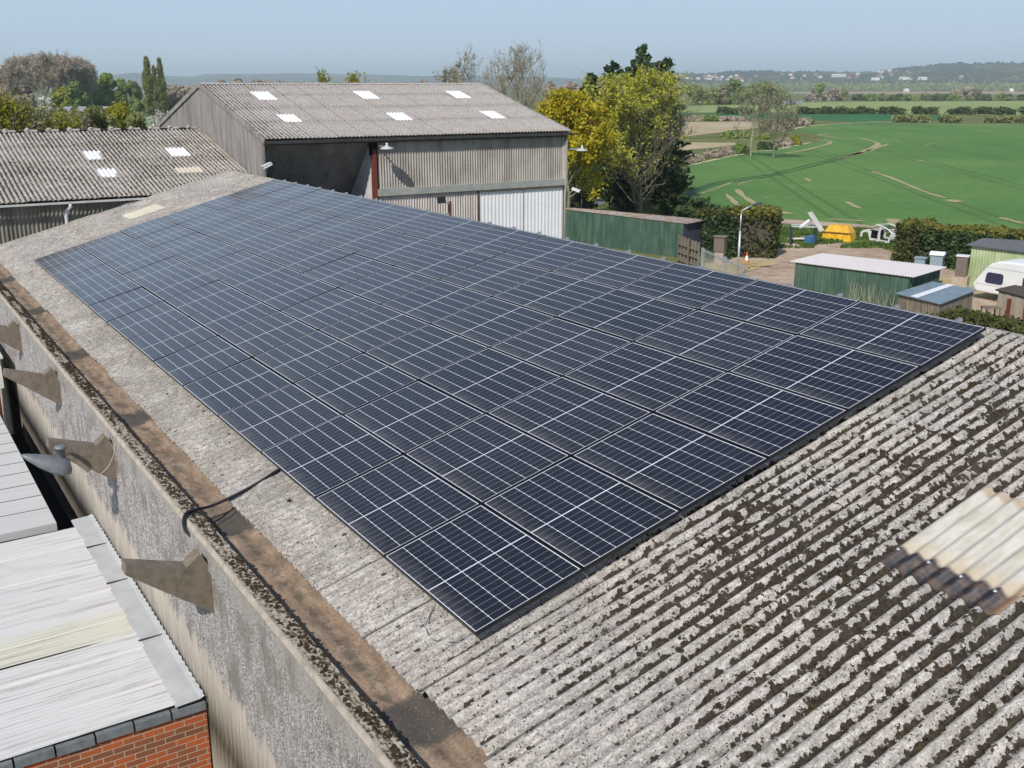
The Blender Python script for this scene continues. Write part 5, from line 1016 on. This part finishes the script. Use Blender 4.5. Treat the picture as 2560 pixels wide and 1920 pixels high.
# caravan
k0=at(2432,748); k1=at(2560,772); ex=(k1-k0).normalized(); ey=Vector((-ex.y,ex.x,0)); ey=ey if ey.dot(k0-Vector(C))>0 else -ey
t=thing('caravan','white touring caravan with a dark side window partly hidden by sheds','caravan',k0)
KM=Matrix(((ex.x,ey.x,0,k0.x),(ex.y,ey.y,0,k0.y),(0,0,1,GZ),(0,0,0,1)))
prof=[(0.05,.50),(-.18,.95),(.05,1.25),(.55,1.95),(.85,2.22),(1.3,2.40),(2.2,2.46),(4.4,2.42),(4.9,2.2),(5.1,.5)]
b=MB(); b.prism(prof,1,0,2.1); b.v=[tuple(KM@Vector(v)) for v in b.v]; o=b.build('body',M['caravan'],t); bv=o.modifiers.new('b','BEVEL'); bv.width=.10; bv.segments=3; bv.limit_method='ANGLE'
wp=[(.62,1.18),(.68,1.62),(.80,1.72),(1.62,1.72),(1.72,1.62),(1.72,1.2),(1.62,1.10),(.72,1.10)]
b=MB(); b.prism(wp,1,-.025,-.003); b.v=[tuple(KM@Vector(v)) for v in b.v]; b.build('window',M['window'],t)
for zz in (.98,2.0): b=MB(); b.prism([(.05,zz),(5,zz-.02),(5,zz),(.05,zz+.025)],1,-.012,.0); b.v=[tuple(KM@Vector(v)) for v in b.v]; b.build('trim_line',M['white_gutter'],t)
b=MB(); b.prism([(2.9,1.18),(2.9,1.7),(3.7,1.7),(3.7,1.18)],1,-.025,-.003); b.v=[tuple(KM@Vector(v)) for v in b.v]; b.build('window',M['window'],t)
b=MB(); b.tube([KM@Vector((2.8,.15,.33)),KM@Vector((2.8,.35,.33))],.32,16); b.build('wheel',M['black'],t)
b=MB(); b.tube([KM@Vector((0,1.05,.5)),KM@Vector((-1.2,1.05,.45))],.05,6); b.build('tow_bar',M['zinc'],t)
# low block wall and little table
q0=at(2410,792,-6.9);q1=at(2500,812,-6.9); b=MB(); nn=Vector((0,0,0)); b.add([Vector((q0.x,q0.y,GZ)),Vector((q1.x,q1.y,GZ)),q1,q0,Vector((q0.x+.15,q0.y+.2,GZ)),Vector((q1.x+.15,q1.y+.2,GZ)),q1+Vector((.15,.2,0)),q0+Vector((.15,.2,0))],[(0,1,2,3),(3,2,6,7),(0,3,7,4),(1,5,6,2)]); 
tag(b.build('low_wall',M['cement'],None),'low rendered block wall below the caravan','wall')
q=at(2478,768,-6.55); t=thing('garden_table','small weathered wooden table in front of the low block wall','table',(q.x,q.y,GZ)); Mx=Matrix.Translation((q.x,q.y,0))@Matrix.Rotation(-.5,4,'Z')
b=MB(); b.box((-.42,-.3,-6.58),(.42,.3,-6.53),Mx); b.build('table_top',M['wood'],t)
for sx_ in (-.36,.36):
    for sy_ in (-.25,.25): b=MB(); b.box((sx_-.03,sy_-.03,GZ),(sx_+.03,sy_+.03,-6.582),Mx); b.build('leg',M['wood'],t)
# ivy mass beyond the ridge, dead stalks by the green shed
def mass(name,pts,n,ls,mat,h,seed,kind='stuff'):
    rg=np.random.default_rng(seed); P=[]
    for k in range(n):
        u=rg.random()*(len(pts)-1); i=int(u); f=u-i; p=pts[i].lerp(pts[i+1],f); P.append((p.x+rg.normal(0,.5),p.y+rg.normal(0,.5),GZ+(p.z-GZ)*rg.random()**.5+rg.normal(0,.06)))
    V,F=quads(np.array(P),ls,rg); return tag(npmesh(name,V,F,M[mat],None),kind=kind)
mass('ivy',[at(2372,778,-6.3),at(2400,782,-6.2),at(2450,793,-6.35),at(2520,803,-6.4),at(2620,815,-6.4)],9000,.09,'lf_hedge',1,501)
rg=np.random.default_rng(77); paths=[]
for k in range(260):
    p=at(rg.uniform(2120,2245),rg.uniform(735,775),-6.9) if k<150 else at(rg.uniform(2350,2500),rg.uniform(770,800),-6.9); z=rg.uniform(.9,2.0) if k<150 else rg.uniform(.6,1.4); e=np.array([p.x+rg.normal(0,.3),p.y+rg.normal(0,.3),GZ+z]); s=np.array([p.x,p.y,GZ]); paths.append((np.stack([s,(s+e)/2+rg.normal(0,.08,3),e]),.012,.006))
V,F=tubes(paths,3); tag(npmesh('dead_stalks',V,F,M['tan2'],None),kind='stuff')
# grass tufts on the verges
P=[]
for k in range(9000):
    px=rg.uniform(1905,2260); py=rg.uniform(572,622); q=at(px,py)
    if mn.noise(Vector((q.x*.5,q.y*.5,2)))>-.1: P.append((q.x,q.y,GZ+.12))
V,F=quads(np.array(P),.10,rg,1.5,0,.7); tag(npmesh('grass',V,F,M['lf_grass'],None),kind='stuff')
# ---------------------------------------------------------------- air
hz=bpy.data.materials.new('haze_air'); hz.use_nodes=True; nt=hz.node_tree; nt.nodes.clear(); ou=nt.nodes.new('ShaderNodeOutputMaterial'); pv=nt.nodes.new('ShaderNodeVolumePrincipled')
pv.inputs['Color'].default_value=(.78,.89,1.0,1); pv.inputs['Density'].default_value=.00015; pv.inputs['Anisotropy'].default_value=.2; nt.links.new(pv.outputs[0],ou.inputs['Volume'])
b=MB(); b.box((-12000,-12000,GZ-2),(12000,12000,160)); tag(b.build('haze',hz,None),kind='stuff')
